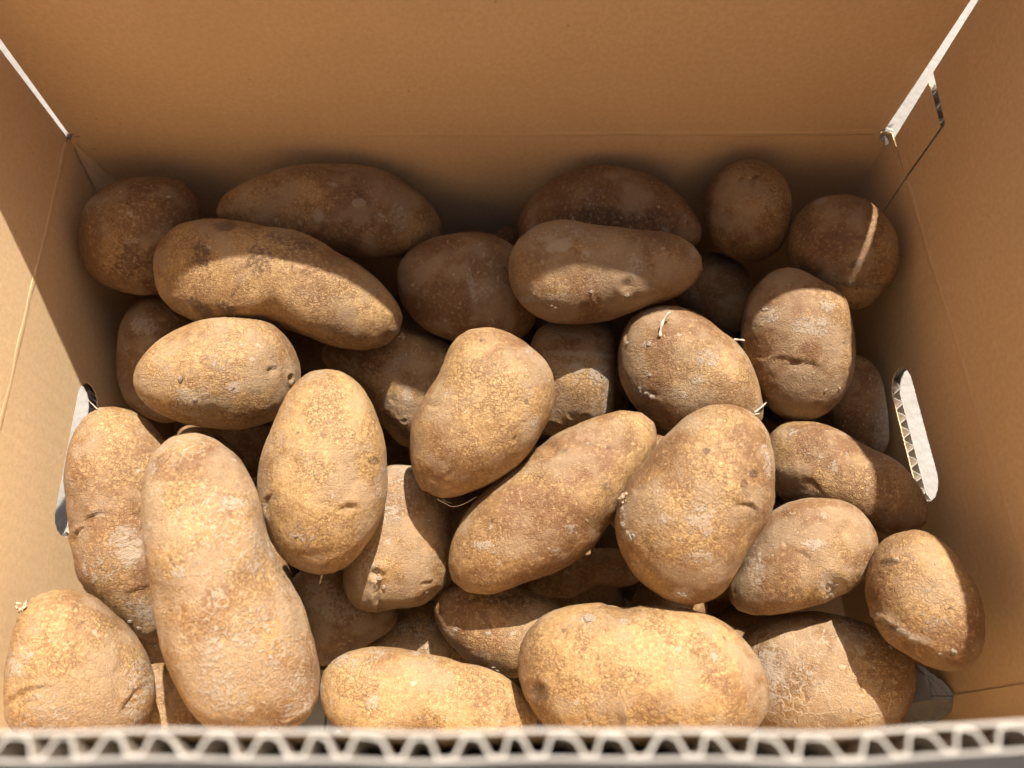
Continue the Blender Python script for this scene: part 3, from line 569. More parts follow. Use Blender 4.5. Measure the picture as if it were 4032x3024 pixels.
 ('O','kidney-shaped golden potato on top of the pile at the centre',(-13.4,130.2,180.7),(0.0414,-0.4032,0.9142),25.5,(27.1,28.7,30.2,31.7,33.4,35.6,37.7,39.1,39.0,37.5,35.2,33.0,31.3,30.0,29.0,28.1,27.4,26.9,26.6,26.5,26.4,26.5,26.9,27.8,29.1,30.6,32.1,33.5,34.4,34.8,34.9,35.0,35.3,35.7,35.9,35.9,35.6,35.0,33.6,31.3,28.4,25.6,23.8,23.1,23.3,23.7,24.4,25.5),(0.3,0.12,0.3),[('e',13.5,-9.8,60,1.5,0.8),('d',22.4,-3.4,2.0,2.6,0,1),('k',18.2,4.7,1.1,1.1,0,0.9),('p',-19.4,-32.1,3.1,3.1,0,1),('k',-17.9,-30.6,4.6,2.3,20,0.5),('e',-12.6,-23.7,60,1.3,0.7),('k',0.4,29.4,0.9,0.6,0,0.8),('d',20.1,26.0,1.5,1.5,0,0.6)],(0,0,323.0)),
 ('BB','longest potato,dusty and slightly curved,reaching the front edge at left',(-106.3,54.4,187.6),(0.3406,-0.1744,0.9239),26.2,(24.3,23.8,23.8,23.9,24.3,25.4,26.9,28.6,30.5,33.2,37.2,42.0,46.3,49.4,51.7,53.7,55.0,54.4,50.8,45.1,39.0,34.1,30.9,28.5,26.5,24.7,23.3,22.5,22.3,22.5,23.0,24.2,26.5,30.5,36.4,43.7,51.3,57.7,61.8,62.2,58.6,51.8,44.0,37.2,32.4,29.3,27.1,25.4),(0.35,0.6,0.75),[('d',28.5,-34.9,5.6,7.5,10,1.1),('d',2.5,-31.6,6.6,13.2,10,0.8),('d',-0.0,30.9,6.6,2.4,-5,0.8),('d',11.4,14.8,5.6,7.5,0,0.6),('e',32.6,-40.6,60,2.8,1.4),('d',-14.5,7.0,2.3,1.5,0,1.1),('d',12.4,-16.8,14.1,11.3,0,0.5),('d',-25.3,34.3,2.3,1.3,20,0.6),('e',26.7,-44.3,40,5.6,1.0),('d',-27.9,22.4,2.4,22.6,0,0.5)],(0,0,312.1)),
 ('S','big upright sunlit potato on top,right of centre,with an orange crescent eye',(73.7,90.2,182.0),(-0.2331,-0.2852,0.9297),26.8,(31.0,32.4,33.8,35.1,36.1,36.8,37.5,38.1,38.7,39.1,39.2,38.9,37.9,36.3,33.9,31.3,28.9,26.9,25.6,25.0,24.8,25.2,25.9,26.9,27.9,29.1,30.3,31.9,34.1,36.6,39.2,41.3,42.3,42.1,40.9,39.1,37.1,34.8,32.5,30.6,29.0,27.8,27.0,26.7,26.9,27.7,28.7,29.8),(0.32,0.3,0.55),[('e',17.1,-0.2,-15,4.3,1.3),('k',19.7,-0.5,2.7,1.0,-15,0.6),('d',0.2,-5.0,3.8,5.7,30,0.8),('d',-6.5,-33.1,3.6,2.3,0,1.2),('d',-25.7,-11.5,3.4,2.3,-10,1.3),('d',-0.8,-19.3,4.8,2.3,0,0.7),('k',20.0,11.4,1.5,1.5,0,1.1),('k',16.4,7.1,1.3,1.9,0,1.1),('k',17.1,4.0,1.7,1.0,-20,1.1),('k',3.6,19.8,1.3,1.1,0,1),('d',-11.4,-4.6,2.9,1.9,0,0.6),('d',25.6,16.0,1.9,5.7,0,0.5),('d',-27.9,-4.7,1.0,5.7,0,0.9)],(0,0,316.3)),
 ('GG','smooth golden potato lying sideways at the front edge,left of middle',(-35.4,20.8,142.2),(0.1053,-0.0619,0.9925),19.3,(40.6,38.6,35.8,32.3,28.2,24.4,21.5,19.7,18.3,17.4,16.8,16.5,16.5,16.7,17.2,18.2,19.6,21.3,24.0,28.5,34.9,41.6,46.0,46.4,43.5,38.9,34.1,29.6,25.8,22.7,20.6,19.4,18.6,18.1,17.8,17.9,18.4,19.0,20.0,21.3,23.3,25.8,28.9,32.6,36.6,40.0,41.9,41.9),(0.12,0.15,0.2),[('d',-19.3,-0.2,2.2,2.6,-20,1.2),('d',-4.7,17.8,2.0,1.0,0,1.1),('d',-39.8,4.0,1.4,2.6,0,1),('d',-29.8,15.4,12.2,3.0,10,0.5)],(0,0,336.3)),
 ('KK','largest potato lying sideways at the front edge,right of middle,with white fleck',(49.9,28.3,160.1),(-0.1554,-0.0882,0.9839),27.5,(47.4,45.5,43.4,41.4,39.2,36.5,33.4,30.4,28.1,26.6,25.7,25.0,24.8,25.0,25.6,26.7,28.1,30.3,33.4,37.3,41.1,44.1,46.0,46.7,46.3,45.0,43.0,40.6,38.2,35.8,33.5,31.3,29.4,27.9,26.9,26.1,25.7,25.9,26.7,28.5,31.1,34.4,38.1,41.6,44.8,47.2,48.5,48.6),(0.15,0.12,0.2),[('p',-6.6,25.3,5.8,6.8,0,1.2),('d',-18.6,20.1,2.1,1.3,-8,1.6),('d',11.8,4.9,1.9,3.5,10,1.2),('d',26.0,7.3,0.8,1.9,10,1.2),('d',13.0,9.3,2.7,1.2,0,1),('k',-37.7,-5.6,4.4,3.9,0,0.7),('p',-38.6,-4.8,3.9,3.5,0,1.2),('k',-7.7,-12.9,1.9,5.8,10,0.7),('k',-14.8,4.5,1.4,5.8,20,0.5),('d',-25.8,17.3,1.0,0.7,0,1.1),('d',-5.1,19.1,2.1,1.2,0,0.8),('d',38.3,17.8,8.7,2.9,-35,0.5)],(0,0,321.0)),
 ('Y','plump potato in the front left corner with a dry stem knot',(-171.7,30.0,154.2),(0.469,-0.0821,0.8794),23.7,(24.2,23.9,23.8,24.0,24.7,25.5,26.2,26.6,26.7,26.4,26.1,26.0,26.2,26.7,27.6,28.9,30.4,32.0,33.5,34.4,34.3,33.2,31.4,29.6,28.1,27.0,26.1,25.3,24.7,24.2,24.0,24.1,24.4,25.1,26.3,27.9,29.7,31.5,33.1,34.4,34.8,34.3,32.8,30.7,28.6,26.8,25.6,24.7),(0.28,0.3,0.5),[('e',-14.4,-5.9,24,7.7,1.2),('e',20.6,-8.3,56,7.2,1.1),('d',-20.2,4.1,3.3,6.6,0,0.8),('d',-7.3,-15.0,7.7,7.7,0,0.5),('d',23.2,-3.6,4.4,13.2,0,0.6),('p',-23.0,24.5,2.6,3.3,0,1.5),('d',-15.7,7.1,1.0,0.8,0,1.3),('d',3.2,-7.7,1.0,0.9,0,1.3)],(0,0,366.0)),
]
PAPER = [(0.1909,0.0396,0.095),(0.1922,0.0358,0.1),(0.1954,0.0319,0.104),(0.1985,0.0246,0.106),(0.1991,0.02,0.102),(0.1909,0.0143,0.098),(0.1867,0.0141,0.086),(0.1821,0.0184,0.084),(0.1868,0.0235,0.108),(0.183,0.0229,0.095),(0.1858,0.0319,0.08),(0.1911,0.0403,0.08)]
BURIED = [(0.0617,0.1038,0.1253,0.0174,0.0134,0.0121,2.8472,0.199),(0.0885,0.1173,0.1087,0.0279,0.0214,0.0193,0.7848,-0.7683),(0.0827,0.0928,0.0735,0.0185,0.0142,0.0128,0.6516,-0.2035),(0.0663,0.1212,0.1442,0.0173,0.0133,0.012,2.2506,0.6584),(0.0999,0.1223,0.1497,0.0176,0.0136,0.0122,0.3573,0.0785),(-0.1235,0.2351,0.0322,0.0396,0.0288,0.0252,2.8859,0),(0.0834,0.1652,0.0339,0.0423,0.0308,0.0269,1.6287,0),(-0.1701,0.0507,0.0327,0.0404,0.0294,0.0257,2.3199,0),(0.1256,0.0427,0.0336,0.0419,0.0304,0.0266,0.8611,0),(0.0327,0.0799,0.0335,0.0416,0.0302,0.0265,1.8216,0),(-0.0947,0.0718,0.0347,0.0435,0.0316,0.0277,0.7967,0),(0.1631,0.1268,0.0308,0.0374,0.0272,0.0238,1.2533,0),(0.1429,0.2192,0.0349,0.0438,0.0319,0.0279,2.8671,0),(-0.0095,0.2295,0.0339,0.0422,0.0307,0.0269,1.4031,0),(-0.0334,0.1362,0.0329,0.0407,0.0296,0.0259,0.7563,0),(-0.157,0.1181,0.0333,0.0413,0.03,0.0263,2.6952,0),(-0.0353,0.0293,0.0357,0.045,0.0327,0.0287,0.4526,0),(0.0627,0.2505,0.0323,0.0397,0.0289,0.0253,0.2948,0),(0.052,0.0279,0.0697,0.0431,0.0313,0.0274,0.5053,-0.0719),(-0.062,0.2334,0.0643,0.0385,0.028,0.0245,0.6517,-0.1014),(-0.1804,0.1958,0.0397,0.0378,0.0275,0.0241,1.0344,-0.4835),(0.0323,0.192,0.0672,0.0377,0.0274,0.024,0.022,0.0194),(-0.1901,0.2529,0.0567,0.0306,0.023,0.0213,2.6742,-0.492),(0.1345,0.1541,0.0675,0.0321,0.0241,0.0223,2.7345,0.2845),(-0.0999,0.1361,0.0666,0.0348,0.0261,0.0242,0.9436,-0.4546),(-0.0091,0.103,0.0693,0.0313,0.0235,0.0217,0.0915,-0.4249),(-0.1152,0.0393,0.1356,0.0313,0.0243,0.0226,2.3474,-0.05),(-0.1484,0.0747,0.0757,0.0313,0.0243,0.0226,2.194,-0.4691),(-0.1612,0.2441,0.1072,0.0314,0.0244,0.0227,0.4025,-0.1255),(0.1534,0.2052,0.0873,0.033,0.0257,0.0238,0.2298,0.3465),(-0.0681,0.1018,0.093,0.0306,0.0238,0.0221,2.7953,-0.4152),(0.1339,0.0987,0.0763,0.0331,0.0257,0.0239,3.0414,0.3571),(0.0964,0.2128,0.0766,0.0317,0.0246,0.0229,1.4732,0.0146),(-0.0198,0.1457,0.1226,0.0338,0.0263,0.0244,0.7607,-0.1006),(0.0403,0.1435,0.0668,0.026,0.021,0.019,2.9839,0.0237),(0.086,0.1614,0.0897,0.0234,0.0189,0.0171,0.6619,-0.1403),(0.0436,0.2608,0.0865,0.0253,0.0205,0.0185,3.0362,-0.1296),(-0.0917,0.1474,0.127,0.0227,0.0183,0.0166,0.5093,0.157),(0.1621,0.0348,0.0803,0.0263,0.0212,0.0192,2.273,0.1183),(0.0143,0.1132,0.1118,0.0231,0.0186,0.0169,1.8056,-0.1305),(0.0666,0.039,0.1143,0.0222,0.0179,0.0162,0.5718,-0.1195),(-0.0012,0.2615,0.0739,0.0222,0.0179,0.0162,0.6063,0.3439),(-0.132,0.085,0.154,0.0244,0.0197,0.0178,0.7742,-0.2192),(-0.1069,0.2363,0.1092,0.027,0.0218,0.0197,0.5209,0.2603),(-0.1467,0.1943,0.0955,0.0227,0.0184,0.0166,0.1988,0.25),(-0.0159,0.1534,0.0733,0.0236,0.0191,0.0172,1.5588,0.4813),(-0.0175,0.2154,0.0868,0.0273,0.0221,0.02,1.8017,-0.3976),(-0.1892,0.1307,0.0818,0.0231,0.0187,0.0169,2.8647,0.1057),(0.0245,0.2394,0.1145,0.0223,0.018,0.0163,2.7936,0.3549),(-0.1155,0.2617,0.0767,0.0231,0.0186,0.0169,0.5248,0.374),(0.0773,0.1012,0.0228,0.0216,0.0182,0.0156,1.1499,-0.2895),(0.0282,0.157,0.0316,0.0216,0.0181,0.0155,1.3593,0.3508),(0.086,0.0747,0.0463,0.0219,0.0184,0.0158,0.4177,0.0425),(0.0696,0.0303,0.0253,0.0222,0.0187,0.016,2.6425,0.4319),(0.1168,0.0992,0.0316,0.0237,0.0199,0.0171,2.6133,-0.3867),(-0.0195,0.0833,0.0271,0.0215,0.018,0.0155,1.2348,-0.4218)]
DETAILS = {'sprout': [('LL',[(-13.1,17.9),(-12.3,21.1),(-10.8,24.7),(-8.2,26.7)],0.9),('LL',[(29.3,-17.0),(31.8,-14.5),(33.9,-12.8)],0.5),('LL',[(26.6,-16.4),(28.8,-17.5),(30.9,-17.0)],0.4),('LL',[(20.6,16.8),(22.8,16.2),(24.2,15.3)],0.7),('R',[(0.5,-39.4),(0.2,-40.6),(-0.3,-41.7)],0.5)],'root_thread': [('O',[(-16.8,-34.4),(-14.8,-36.3),(-11.8,-37.9),(-8.0,-37.1),(-4.1,-35.2),(-1.5,-33.7)],0.3),('O',[(-15.2,-34.4),(-14.1,-35.9),(-11.8,-36.6)],0.22),('AA',[(-13.4,47.2),(-15.4,49.7),(-17.4,51.6)],0.25)],'stem_knot': [('Y',[(-23.0,24.5)],3.4),('S',[(-28.0,2.5)],3.2),('C',[(59.3,-25.5)],2.0)],'soil_clump': [('S',[(-28.7,-1.9),(-27.9,-4.2),(-28.4,-7.4),(-26.6,-10.6),(-24.3,-11.5),(-25.3,-12.4),(-6.5,-33.1),(-8.3,-32.7)],1.6),('DD',[(9.0,-9.8),(10.6,-12.7),(8.3,-13.2),(9.4,-15.5),(11.2,-10.8),(10.3,-10.3),(9.1,-14.6),(8.0,-11.3)],1.3),('LL',[(-22.4,-7.5),(-19.5,-8.6),(-22.9,-6.1),(-18.4,14.9),(-17.9,0.3),(-16.7,-9.7),(-28.7,15.5)],1.3),('EE',[(-13.2,-9.0),(-11.7,-10.3),(-9.3,-10.7),(-15.5,-7.3),(-7.0,-11.7),(-14.7,-17.4),(0.2,-18.3),(6.9,-17.7),(2.1,-18.6)],1.1),('J',[(12.4,2.4),(14.9,0.6),(16.7,-2.4),(1.5,4.2),(-11.2,-25.7)],1.2),('P15',[(-31.4,-11.6),(-16.1,-1.6),(-10.3,-10.6),(-17.2,-11.0),(5.1,-5.6)],1.0),('BB',[(27.1,-32.5),(29.4,-35.7),(25.4,-37.2),(-5.4,-36.6),(-15.0,7.4),(32.1,-39.4)],1.1),('F6',[(-32.4,-13.6),(-21.3,-16.3),(-3.2,-9.9),(11.7,-13.4),(13.6,-11.5),(29.7,10.2),(-19.7,-17.5)],1.0),('Heart',[(-8.5,-12.4),(-7.3,-15.4),(-8.8,-17.3),(-5.2,-18.9),(13.1,-21.5)],1.3),('KK',[(-18.6,20.1)],2.6),('C',[(50.7,-28.5),(53.7,-26.2),(56.7,-22.7),(46.1,-26.7),(52.6,-23.8),(39.2,-23.6)],0.8),('HH',[(-3.3,-17.2),(-1.4,-18.2),(-5.7,-3.2),(-19.2,-1.9)],1.2),('AA',[(14.5,-54.6),(16.0,-55.4),(17.3,-56.1),(10.2,-46.9),(6.3,-43.7),(-10.9,-31.6),(-12.0,-30.1)],0.9),('JJ',[(12.5,-21.6),(18.7,-20.9),(-12.7,13.6),(7.1,-13.2)],0.9)]}

def gnoise(p, seed):
    """3D gradient noise, about -0.7..0.7"""
    i = np.floor(p).astype(np.int64); f = p - i
    u = f * f * f * (f * (f * 6 - 15) + 10)
    def hsh(ix, iy, iz):
        h = (ix * 374761393 + iy * 668265263 + iz * 2147483647 + seed * 1274126177) & 0xffffffff
        h = ((h ^ (h >> 13)) * 1274126177) & 0xffffffff
        h = h ^ (h >> 16)
        a = (h & 1023) / 1023 * 2 * math.pi; z = ((h >> 10) & 1023) / 1023 * 2 - 1
        r = np.sqrt(1 - z * z)
        return r * np.cos(a), r * np.sin(a), z
    tot = 0
    for dx in (0, 1):
        for dy in (0, 1):
            for dz in (0, 1):
                gx, gy, gz = hsh(i[:, 0] + dx, i[:, 1] + dy, i[:, 2] + dz)
                v = gx * (f[:, 0] - dx) + gy * (f[:, 1] - dy) + gz * (f[:, 2] - dz)
                w = (u[:, 0] if dx else 1 - u[:, 0]) * (u[:, 1] if dy else 1 - u[:, 1]) * (u[:, 2] if dz else 1 - u[:, 2])
                tot = tot + v * w
    return tot

def cube_sphere(n):
    idx, verts, faces = {}, [], []
    lin = [math.tan((2 * k / n - 1) * math.pi / 4) for k in range(n + 1)]
    def vid(p):
        key = (round(p[0], 6), round(p[1], 6), round(p[2], 6))
        if key not in idx: idx[key] = len(verts); verts.append(p)
        return idx[key]
    for ax in range(3):
        for sg in (-1, 1):
            for i in range(n):
                for j in range(n):
                    q = []
                    for a, b in ((i, j), (i + 1, j), (i + 1, j + 1), (i, j + 1)):
                        p = [0, 0, 0]; p[ax] = sg; p[(ax + 1) % 3] = lin[a]; p[(ax + 2) % 3] = lin[b]
                        q.append(vid(tuple(p)))
                    faces.append(q if sg > 0 else q[::-1])
    v = np.array(verts); v /= np.linalg.norm(v, axis=1, keepdims=True)
    return v, np.array(faces)

FINE, COARSE = cube_sphere(54), cube_sphere(26)
DIRS, QUADS = FINE
TH = np.arctan2(DIRS[:, 1], DIRS[:, 0]); CP = np.hypot(DIRS[:, 0], DIRS[:, 1]); SP = DIRS[:, 2]

def normals(v):
    a, b, c, d = (v[QUADS[:, k]] for k in range(4))
    fn = np.cross(c - a, d - b)
    n = np.zeros_like(v)
    for k in range(4): np.add.at(n, QUADS[:, k], fn)
    return n / np.maximum(np.linalg.norm(n, axis=1, keepdims=True), 1e-12)

def smooth01(x): x = np.clip(x, 0, 1); return x * x * (3 - 2 * x)

SURF = {}
def build_potato(k, row):
    key, label, loc, nrm, T, prof, par, feats, (tx, ty, rng_mm) = row
    prof = np.array(prof); N = len(prof); tt = np.arange(N) / N * 2 * math.pi - math.pi
    f = np.fft.rfft(prof); lo = f.copy(); lo[4:] = 0; lo = np.fft.irfft(lo, N)
    ip = lambda a: np.interp(TH, np.r_[tt, math.pi], np.r_[a, a[0]])
    w = CP ** 1.6
    r = ip(prof) * w + ip(lo) * (1 - w)
    rho = CP ** (2 / 2.3)
    v = np.stack([r * rho * np.cos(TH), r * rho * np.sin(TH), T * np.sign(SP) * np.abs(SP) ** (2 / 2.1)], 1)   # mm
    dz = tx * v[:, 0] + ty * v[:, 1]                      # the potato lies tilted
    v = np.stack([v[:, 0] * (1 + dz / rng_mm), v[:, 1] * (1 + dz / rng_mm), v[:, 2] - dz], 1)
    n = normals(v)
    o = np.array([k * 37.1, k * 11.7, k * 5.3])
    disp = gnoise((v + o) / 27., k) * 1.35 + gnoise((v + o) / 11., k + 50) * .75 + gnoise((v + o) / 4.6, k + 90) * .26 + gnoise((v + o) / 2.2, k + 130) * .14
    dust = np.zeros(len(v)); stain = np.zeros(len(v))
    front = smooth01(SP / .12 + .5)
    rng = random.Random(k * 7 + 1)
    feats = list(feats)
    R = float(prof.mean())
    for q in range(5):                                     # a few more shallow eyes all round
        a = rng.uniform(0, 6.28); rr = rng.uniform(.3, .8)
        feats.append(('b', R * rr * math.cos(a), R * rr * math.sin(a), rng.uniform(0, 180), rng.uniform(1.5, 3.2), rng.uniform(.3, .8), rng.choice((-1, 1, -1))))
    for q in feats:
        kind, x, y = q[:3]
        if kind in 'eb':
            an, ln, dep = math.radians(q[3]), q[4], q[5]
            g = front if kind == 'e' or q[6] > 0 else smooth01(-SP / .12 + .5)
            dx, dy = v[:, 0] - x, v[:, 1] - y
            s = dx * math.cos(an) + dy * math.sin(an); t = -dx * math.sin(an) + dy * math.cos(an)
            t = t + (s / ln) ** 2 * .28 * ln - gnoise((v + o) / 3., k + 7) * .8
            wd = .55 + .045 * ln
            env = np.exp(-(s / ln) ** 4) * g
            groove = np.exp(-(t / wd) ** 2)
            dep = dep * .7
            disp -= dep * env * groove
            disp += dep * .45 * env * np.exp(-((t - 2.1 * wd) / (1.6 * wd)) ** 2)
            disp -= dep * .35 * env * np.exp(-((t + 2.2 * wd) / (2.2 * wd)) ** 2)
            stain = np.maximum(stain, .55 * env * np.exp(-(t / (wd * .75)) ** 2) * min(1, dep))
        elif kind == 'p':
            rx, ry, an, dep = q[3], q[4], math.radians(q[5]), q[6]
            dx, dy = v[:, 0] - x, v[:, 1] - y
            s = dx * math.cos(an) + dy * math.sin(an); t = -dx * math.sin(an) + dy * math.cos(an)
            d = np.sqrt((s / rx) ** 2 + (t / ry) ** 2)
            disp += front * dep * (-np.exp(-(d / .9) ** 2 * 1.4) + .35 * np.exp(-((d - 1.35) / .4) ** 2))
        else:
            rx, ry, an, st = q[3], q[4], math.radians(q[5]), q[6]
            dx, dy = v[:, 0] - x, v[:, 1] - y
            s = dx * math.cos(an) + dy * math.sin(an); t = -dx * math.sin(an) + dy * math.cos(an)
            d = np.sqrt((s / rx) ** 2 + (t / ry) ** 2)
            val = st * smooth01((1.55 - d) / 1.0) * front
            if kind == 'd': dust = np.maximum(dust, val)
            else: stain = np.maximum(stain, val)
    v0 = v
    v = v + n * disp[:, None]
    v = v / 1000.
    me = bpy.data.meshes.new('potato')
    me.vertices.add(len(v)); me.vertices.foreach_set('co', v.astype(np.float32).ravel())
    me.loops.add(QUADS.size); me.loops.foreach_set('vertex_index', QUADS.astype(np.int32).ravel())
    me.polygons.add(len(QUADS))
    me.polygons.foreach_set('loop_start', np.arange(0, QUADS.size, 4, dtype=np.int32))
    me.polygons.foreach_set('use_smooth', np.ones(len(QUADS), dtype=bool))
    me.update(calc_edges=True)
    fb = lambda sc, sd, oc: .5 + sum(gnoise((v0 + o) / (sc / 2 ** i), k * 3 + sd + i) * .85 * .6 ** i for i in range(oc))
    tone = fb(30., 200, 4); film = fb(17., 300, 5); patchy = fb(14., 400, 4)
    for nm, arr in (('dust', dust), ('stain', stain), ('tone', tone), ('film', film), ('patchy', patchy)):
        at = me.attributes.new(nm, 'FLOAT', 'POINT'); at.data.foreach_set('value', arr.astype(np.float32))
    ob = link('potato', me, None, M_POT)
    z = Vector(nrm); x = Vector((1, 0, 0)); x = (x - z * x.dot(z)).normalized(); y = z.cross(x)
    mt = Matrix((x, y, z)).transposed().to_4x4(); mt.translation = Vector(loc) / 1000
    ob.matrix_world = mt
    ob.color = (par[0], par[1], par[2], 1)
    tag(ob, label, 'potato', 'potatoes heaped in the cardboard box')
    SURF[key] = (ob, v, normals(v))
    return ob

for k, row in enumerate(POTATOES): build_potato(k, row)

# filler potatoes added underneath to carry the heap, block sun and darken gaps
DIRS, QUADS = COARSE
TH = np.arctan2(DIRS[:, 1], DIRS[:, 0]); CP = np.hypot(DIRS[:, 0], DIRS[:, 1]); SP = DIRS[:, 2]
for k, (x, y, z, a, b, c, yaw, tilt) in enumerate(BURIED):
    tt = np.arange(48) / 48 * 2 * math.pi - math.pi
    pr = 1000 / np.sqrt((np.cos(tt) / a) ** 2 + (np.sin(tt) / b) ** 2) * .985
    ob = build_potato(60 + k, ('buried', 'filler potato added under the heap to block sun and keep gaps dark', (x * 1000, y * 1000, z * 1000),
                      (0, 0, 1), c * 985, tuple(pr), (.5, .3, .3), [], (0, 0, 400)))
    ob.matrix_world = Matrix.Translation((x, y, z)) @ Matrix.Rotation(yaw, 4, 'Z') @ Matrix.Rotation(tilt, 4, 'Y')
    ob['group'] = 'filler potatoes added under the heap'

# ------------------------------------------------------------------ small things on the potatoes
def surface(key, x, y):
    ob, v, n = SURF[key]
    d = (v[:, 0] * 1000 - x) ** 2 + (v[:, 1] * 1000 - y) ** 2 + np.where(v[:, 2] > -.002, 0, 1e4)
    i = int(d.argmin())
    return Vector((x / 1000, y / 1000, v[i, 2])), Vector(n[i])

def tube(name, pts, radii, ob, mat):
    vs, fs, m = [], [], 8
    for i, p in enumerate(pts):
        d = (pts[min(i + 1, len(pts) - 1)] - pts[max(i - 1, 0)]).normalized()
        a = d.cross(Vector((.3, .2, 1))).normalized(); b = d.cross(a)
        for k in range(m):
            t = 2 * math.pi * k / m
            vs.append(p + (a * math.cos(t) + b * math.sin(t)) * radii[i])
    for i in range(len(pts) - 1):
        for k in range(m):
            q = (k + 1) % m
            fs.append((i * m + k, i * m + q, i * m + m + q, i * m + m + k))
    fs.append(tuple(range(m))[::-1]); e = (len(pts) - 1) * m; fs.append(tuple(range(e, e + m)))
    return link(name, mesh_from(name, vs, fs), ob, mat, True)

def spline(pts, n=6):
    out = []
    for i in range(len(pts) - 1):
        p0, p1, p2, p3 = pts[max(i - 1, 0)], pts[i], pts[i + 1], pts[min(i + 2, len(pts) - 1)]
        for k in range(n):
            t = k / n
            out.append(.5 * ((2 * p1) + (p2 - p0) * t + (2 * p0 - 5 * p1 + 4 * p2 - p3) * t * t + (3 * p1 - p0 - 3 * p2 + p3) * t ** 3))
    return out + [pts[-1]]

for key, pts, r in DETAILS['sprout']:
    P = []
    for i, (x, y) in enumerate(pts):
        s, n = surface(key, x, y); P.append(s + n * (r * .0005 + .0016 * i * min(1, r)))
    P = spline(P); m = len(P)
    rad = [r * .001 * (.75 + .25 * math.sin(i * .9)) * (1 - .45 * (i / (m - 1)) ** 3) for i in range(m)]
    tube('sprout', P, rad, SURF[key][0], M_SPROUT)
for key, pts, r in DETAILS['root_thread']:
    P = []
    for i, (x, y) in enumerate(pts):
        s, n = surface(key, x, y); P.append(s + n * .001)
    P = spline(P, 5)
    tube('root_thread', P, [r * .001 * (1 - .6 * i / len(P)) for i in range(len(P))], SURF[key][0], M_ROOT)

def lump_mesh(name, seed, squash=.5):
    rng = random.Random(seed)
    import bmesh
    bm = bmesh.new(); bmesh.ops.create_icosphere(bm, subdivisions=2, radius=1)
    for v in bm.verts:
        k = rng.uniform(.62, 1.2); v.co *= k; v.co.z *= squash
    me = bpy.data.meshes.new(name); bm.to_mesh(me); bm.free()
    return me
LUMPS = [lump_mesh('soil_clump', s) for s in range(5)]
for m in LUMPS: m.materials.append(M_SOIL)
rng = random.Random(12)
for key, pts, r in DETAILS['soil_clump']:
    for x, y in pts:
        s, n = surface(key, x, y)
        o = bpy.data.objects.new('soil_clump', rng.choice(LUMPS)); col.objects.link(o)
        o.parent = SURF[key][0]
        q = n.to_track_quat('Z', 'Y').to_matrix().to_4x4() @ Matrix.Rotation(rng.uniform(0, 6.28), 4, 'Z')
        sc = r * .001 * rng.uniform(.45, 1.15)
        q = q @ Matrix.Diagonal((sc * rng.uniform(.7, 1.5), sc, sc, 1)); q.translation = s + n * sc * .05
        o.matrix_local = q
for row in POTATOES:                                   # crumbs of dry soil and skin caught on the rough skins
    key = row[0]
    if row[6][1] < .15 or key in ('K', 'N', 'DK', 'U', 'SL', 'V', 'W', 'I'): continue
    R = sum(row[5]) / len(row[5])
    for q in range(5 + int(row[6][1] * 14)):
        a = rng.uniform(0, 6.28); rr = R * math.sqrt(rng.uniform(0, .72))
        s, n = surface(key, rr * math.cos(a), rr * math.sin(a))
        o = bpy.data.objects.new('soil_clump', rng.choice(LUMPS)); col.objects.link(o)
        o.parent = SURF[key][0]
        m4 = n.to_track_quat('Z', 'Y').to_matrix().to_4x4() @ Matrix.Rotation(rng.uniform(0, 6.28), 4, 'Z')
        sc = .001 * rng.uniform(.22, .55) * (1.5 if rng.random() < .15 else 1)
        m4 = m4 @ Matrix.Diagonal((sc * rng.uniform(.8, 2.2), sc, sc * .8, 1)); m4.translation = s
        o.matrix_local = m4
for key, pts, r in DETAILS['stem_knot']:
    for x, y in pts:
        s, n = surface(key, x, y)
        vs, fs = [], []; rg = random.Random(int(abs(x) * 10))
        for k in range(16):                      # dry curled fibres in a tuft
            a = s + Vector((rg.uniform(-1, 1), rg.uniform(-1, 1), rg.uniform(-.2, .5))) * r * .00055
            d = (n * .6 + Vector((rg.uniform(-1, 1), rg.uniform(-1, 1), rg.uniform(-.3, 1)))).normalized()
            side = d.cross(Vector((rg.uniform(-1, 1), .3, rg.uniform(-1, 1)))).normalized() * r * .00017
            up = d.cross(side).normalized() * r * .0001
            ln = r * .0008 * rg.uniform(.5, 1.1); b = len(vs)
            mid = a + d * ln * .55 + up * 3
            end = a + d * ln
            for p, w in ((a, 1), (mid, 1.1), (end, .35)):
                vs += [p + side * w, p + up * w, p - side * w, p - up * w]
            for q in (0, 4):
                for j in range(4):
                    j2 = (j + 1) % 4; fs.append((b + q + j, b + q + j2, b + q + 4 + j2, b + q + 4 + j))
            fs.append((b + 8, b + 9, b + 10, b + 11))
        link('stem_knot', mesh_from('stem_knot', vs, fs), SURF[key][0], M_STEM)

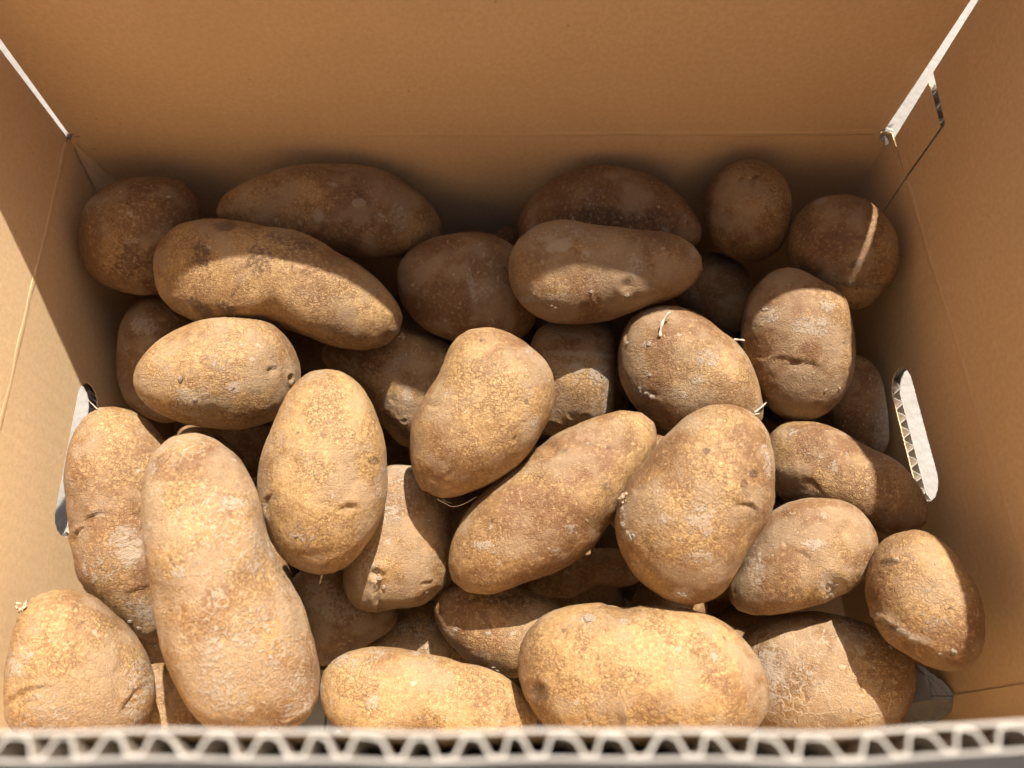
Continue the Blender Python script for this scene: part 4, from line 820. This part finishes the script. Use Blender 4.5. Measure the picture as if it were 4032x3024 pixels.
# ------------------------------------------------------------------ newspaper lining
def newspaper(label, o, ux, uy, folds, seed, amp):
    rg = random.Random(seed); n, m = 34, 26
    nz = ux.cross(uy).normalized()
    lines = []
    for k in range(folds):
        a = rg.uniform(0, math.pi); lines.append((math.cos(a), math.sin(a), rg.uniform(-.2, 1.1), rg.uniform(-1, 1)))
    vs, fs, uvs = [], [], []
    for i in range(n + 1):
        for j in range(m + 1):
            s, t = i / n, j / m
            h = sum(w * abs(a * s + b * t - c) for a, b, c, w in lines) * amp
            ds = .05 * sum(w * (1 if a * s + b * t > c else -1) for a, b, c, w in lines) * amp / .02
            edge = .015 * math.sin(t * 23 + seed) if i in (0, n) else 0
            vs.append(o + ux * (s + edge) + uy * (t + .02 * math.sin(s * 9)) + nz * h); uvs.append((s, t))
    for i in range(n):
        for j in range(m):
            a = i * (m + 1) + j; fs.append((a, a + m + 1, a + m + 2, a + 1))
    me = mesh_from('newspaper', vs, fs)
    uv = me.uv_layers.new(name='UVMap')
    for lp in me.loops: uv.data[lp.index].uv = uvs[lp.vertex_index]
    ob = link('newspaper', me, None, M_NEWS)
    so = ob.modifiers.new('thickness', 'SOLIDIFY'); so.thickness = .00015
    return tag(ob, label, 'newspaper', 'newspaper scraps lining the box')
pv = [Vector(p) for p in PAPER]
pf = [(0, 1, 8, 9), (1, 2, 8), (2, 3, 8), (3, 4, 8), (4, 5, 8), (5, 6, 9, 8), (6, 7, 9), (7, 10, 9), (10, 11, 0, 9)]
import bmesh
bm = bmesh.new()
bv = [bm.verts.new(p) for p in pv]
for f in pf:
    for k in range(1, len(f) - 1): bm.faces.new((bv[f[0]], bv[f[k]], bv[f[k + 1]]))
bmesh.ops.subdivide_edges(bm, edges=bm.edges[:], cuts=3, use_grid_fill=True)
rg = random.Random(3)
for v in bm.verts: v.co += Vector((rg.uniform(-1, 1), rg.uniform(-1, 1), rg.uniform(-1, 1))) * .00035
bmesh.ops.recalc_face_normals(bm, faces=bm.faces[:])
uvl = bm.loops.layers.uv.new('UVMap')
x0 = min(p.x for p in pv); x1 = max(p.x for p in pv); y0 = min(p.y for p in pv); y1 = max(p.y for p in pv)
for f in bm.faces:
    for lp in f.loops: lp[uvl].uv = ((lp.vert.co.x - x0) / (x1 - x0), (lp.vert.co.y - y0) / (y1 - y0))
me = bpy.data.meshes.new('newspaper'); bm.to_mesh(me); bm.free()
np_ob = link('newspaper', me, None, M_NEWS)
so = np_ob.modifiers.new('thickness', 'SOLIDIFY'); so.thickness = .00015
tag(np_ob, 'crumpled grey newspaper with thin black printed lines in the front right corner', 'newspaper', 'newspaper scraps lining the box')
newspaper('pale newspaper scrap low down between the longest potato and the short front potato',
          Vector((-.135, -.010, RIM - .115)), Vector((.095, .0, .004)), Vector((.0, .050, .006)), 5, 4, .010)
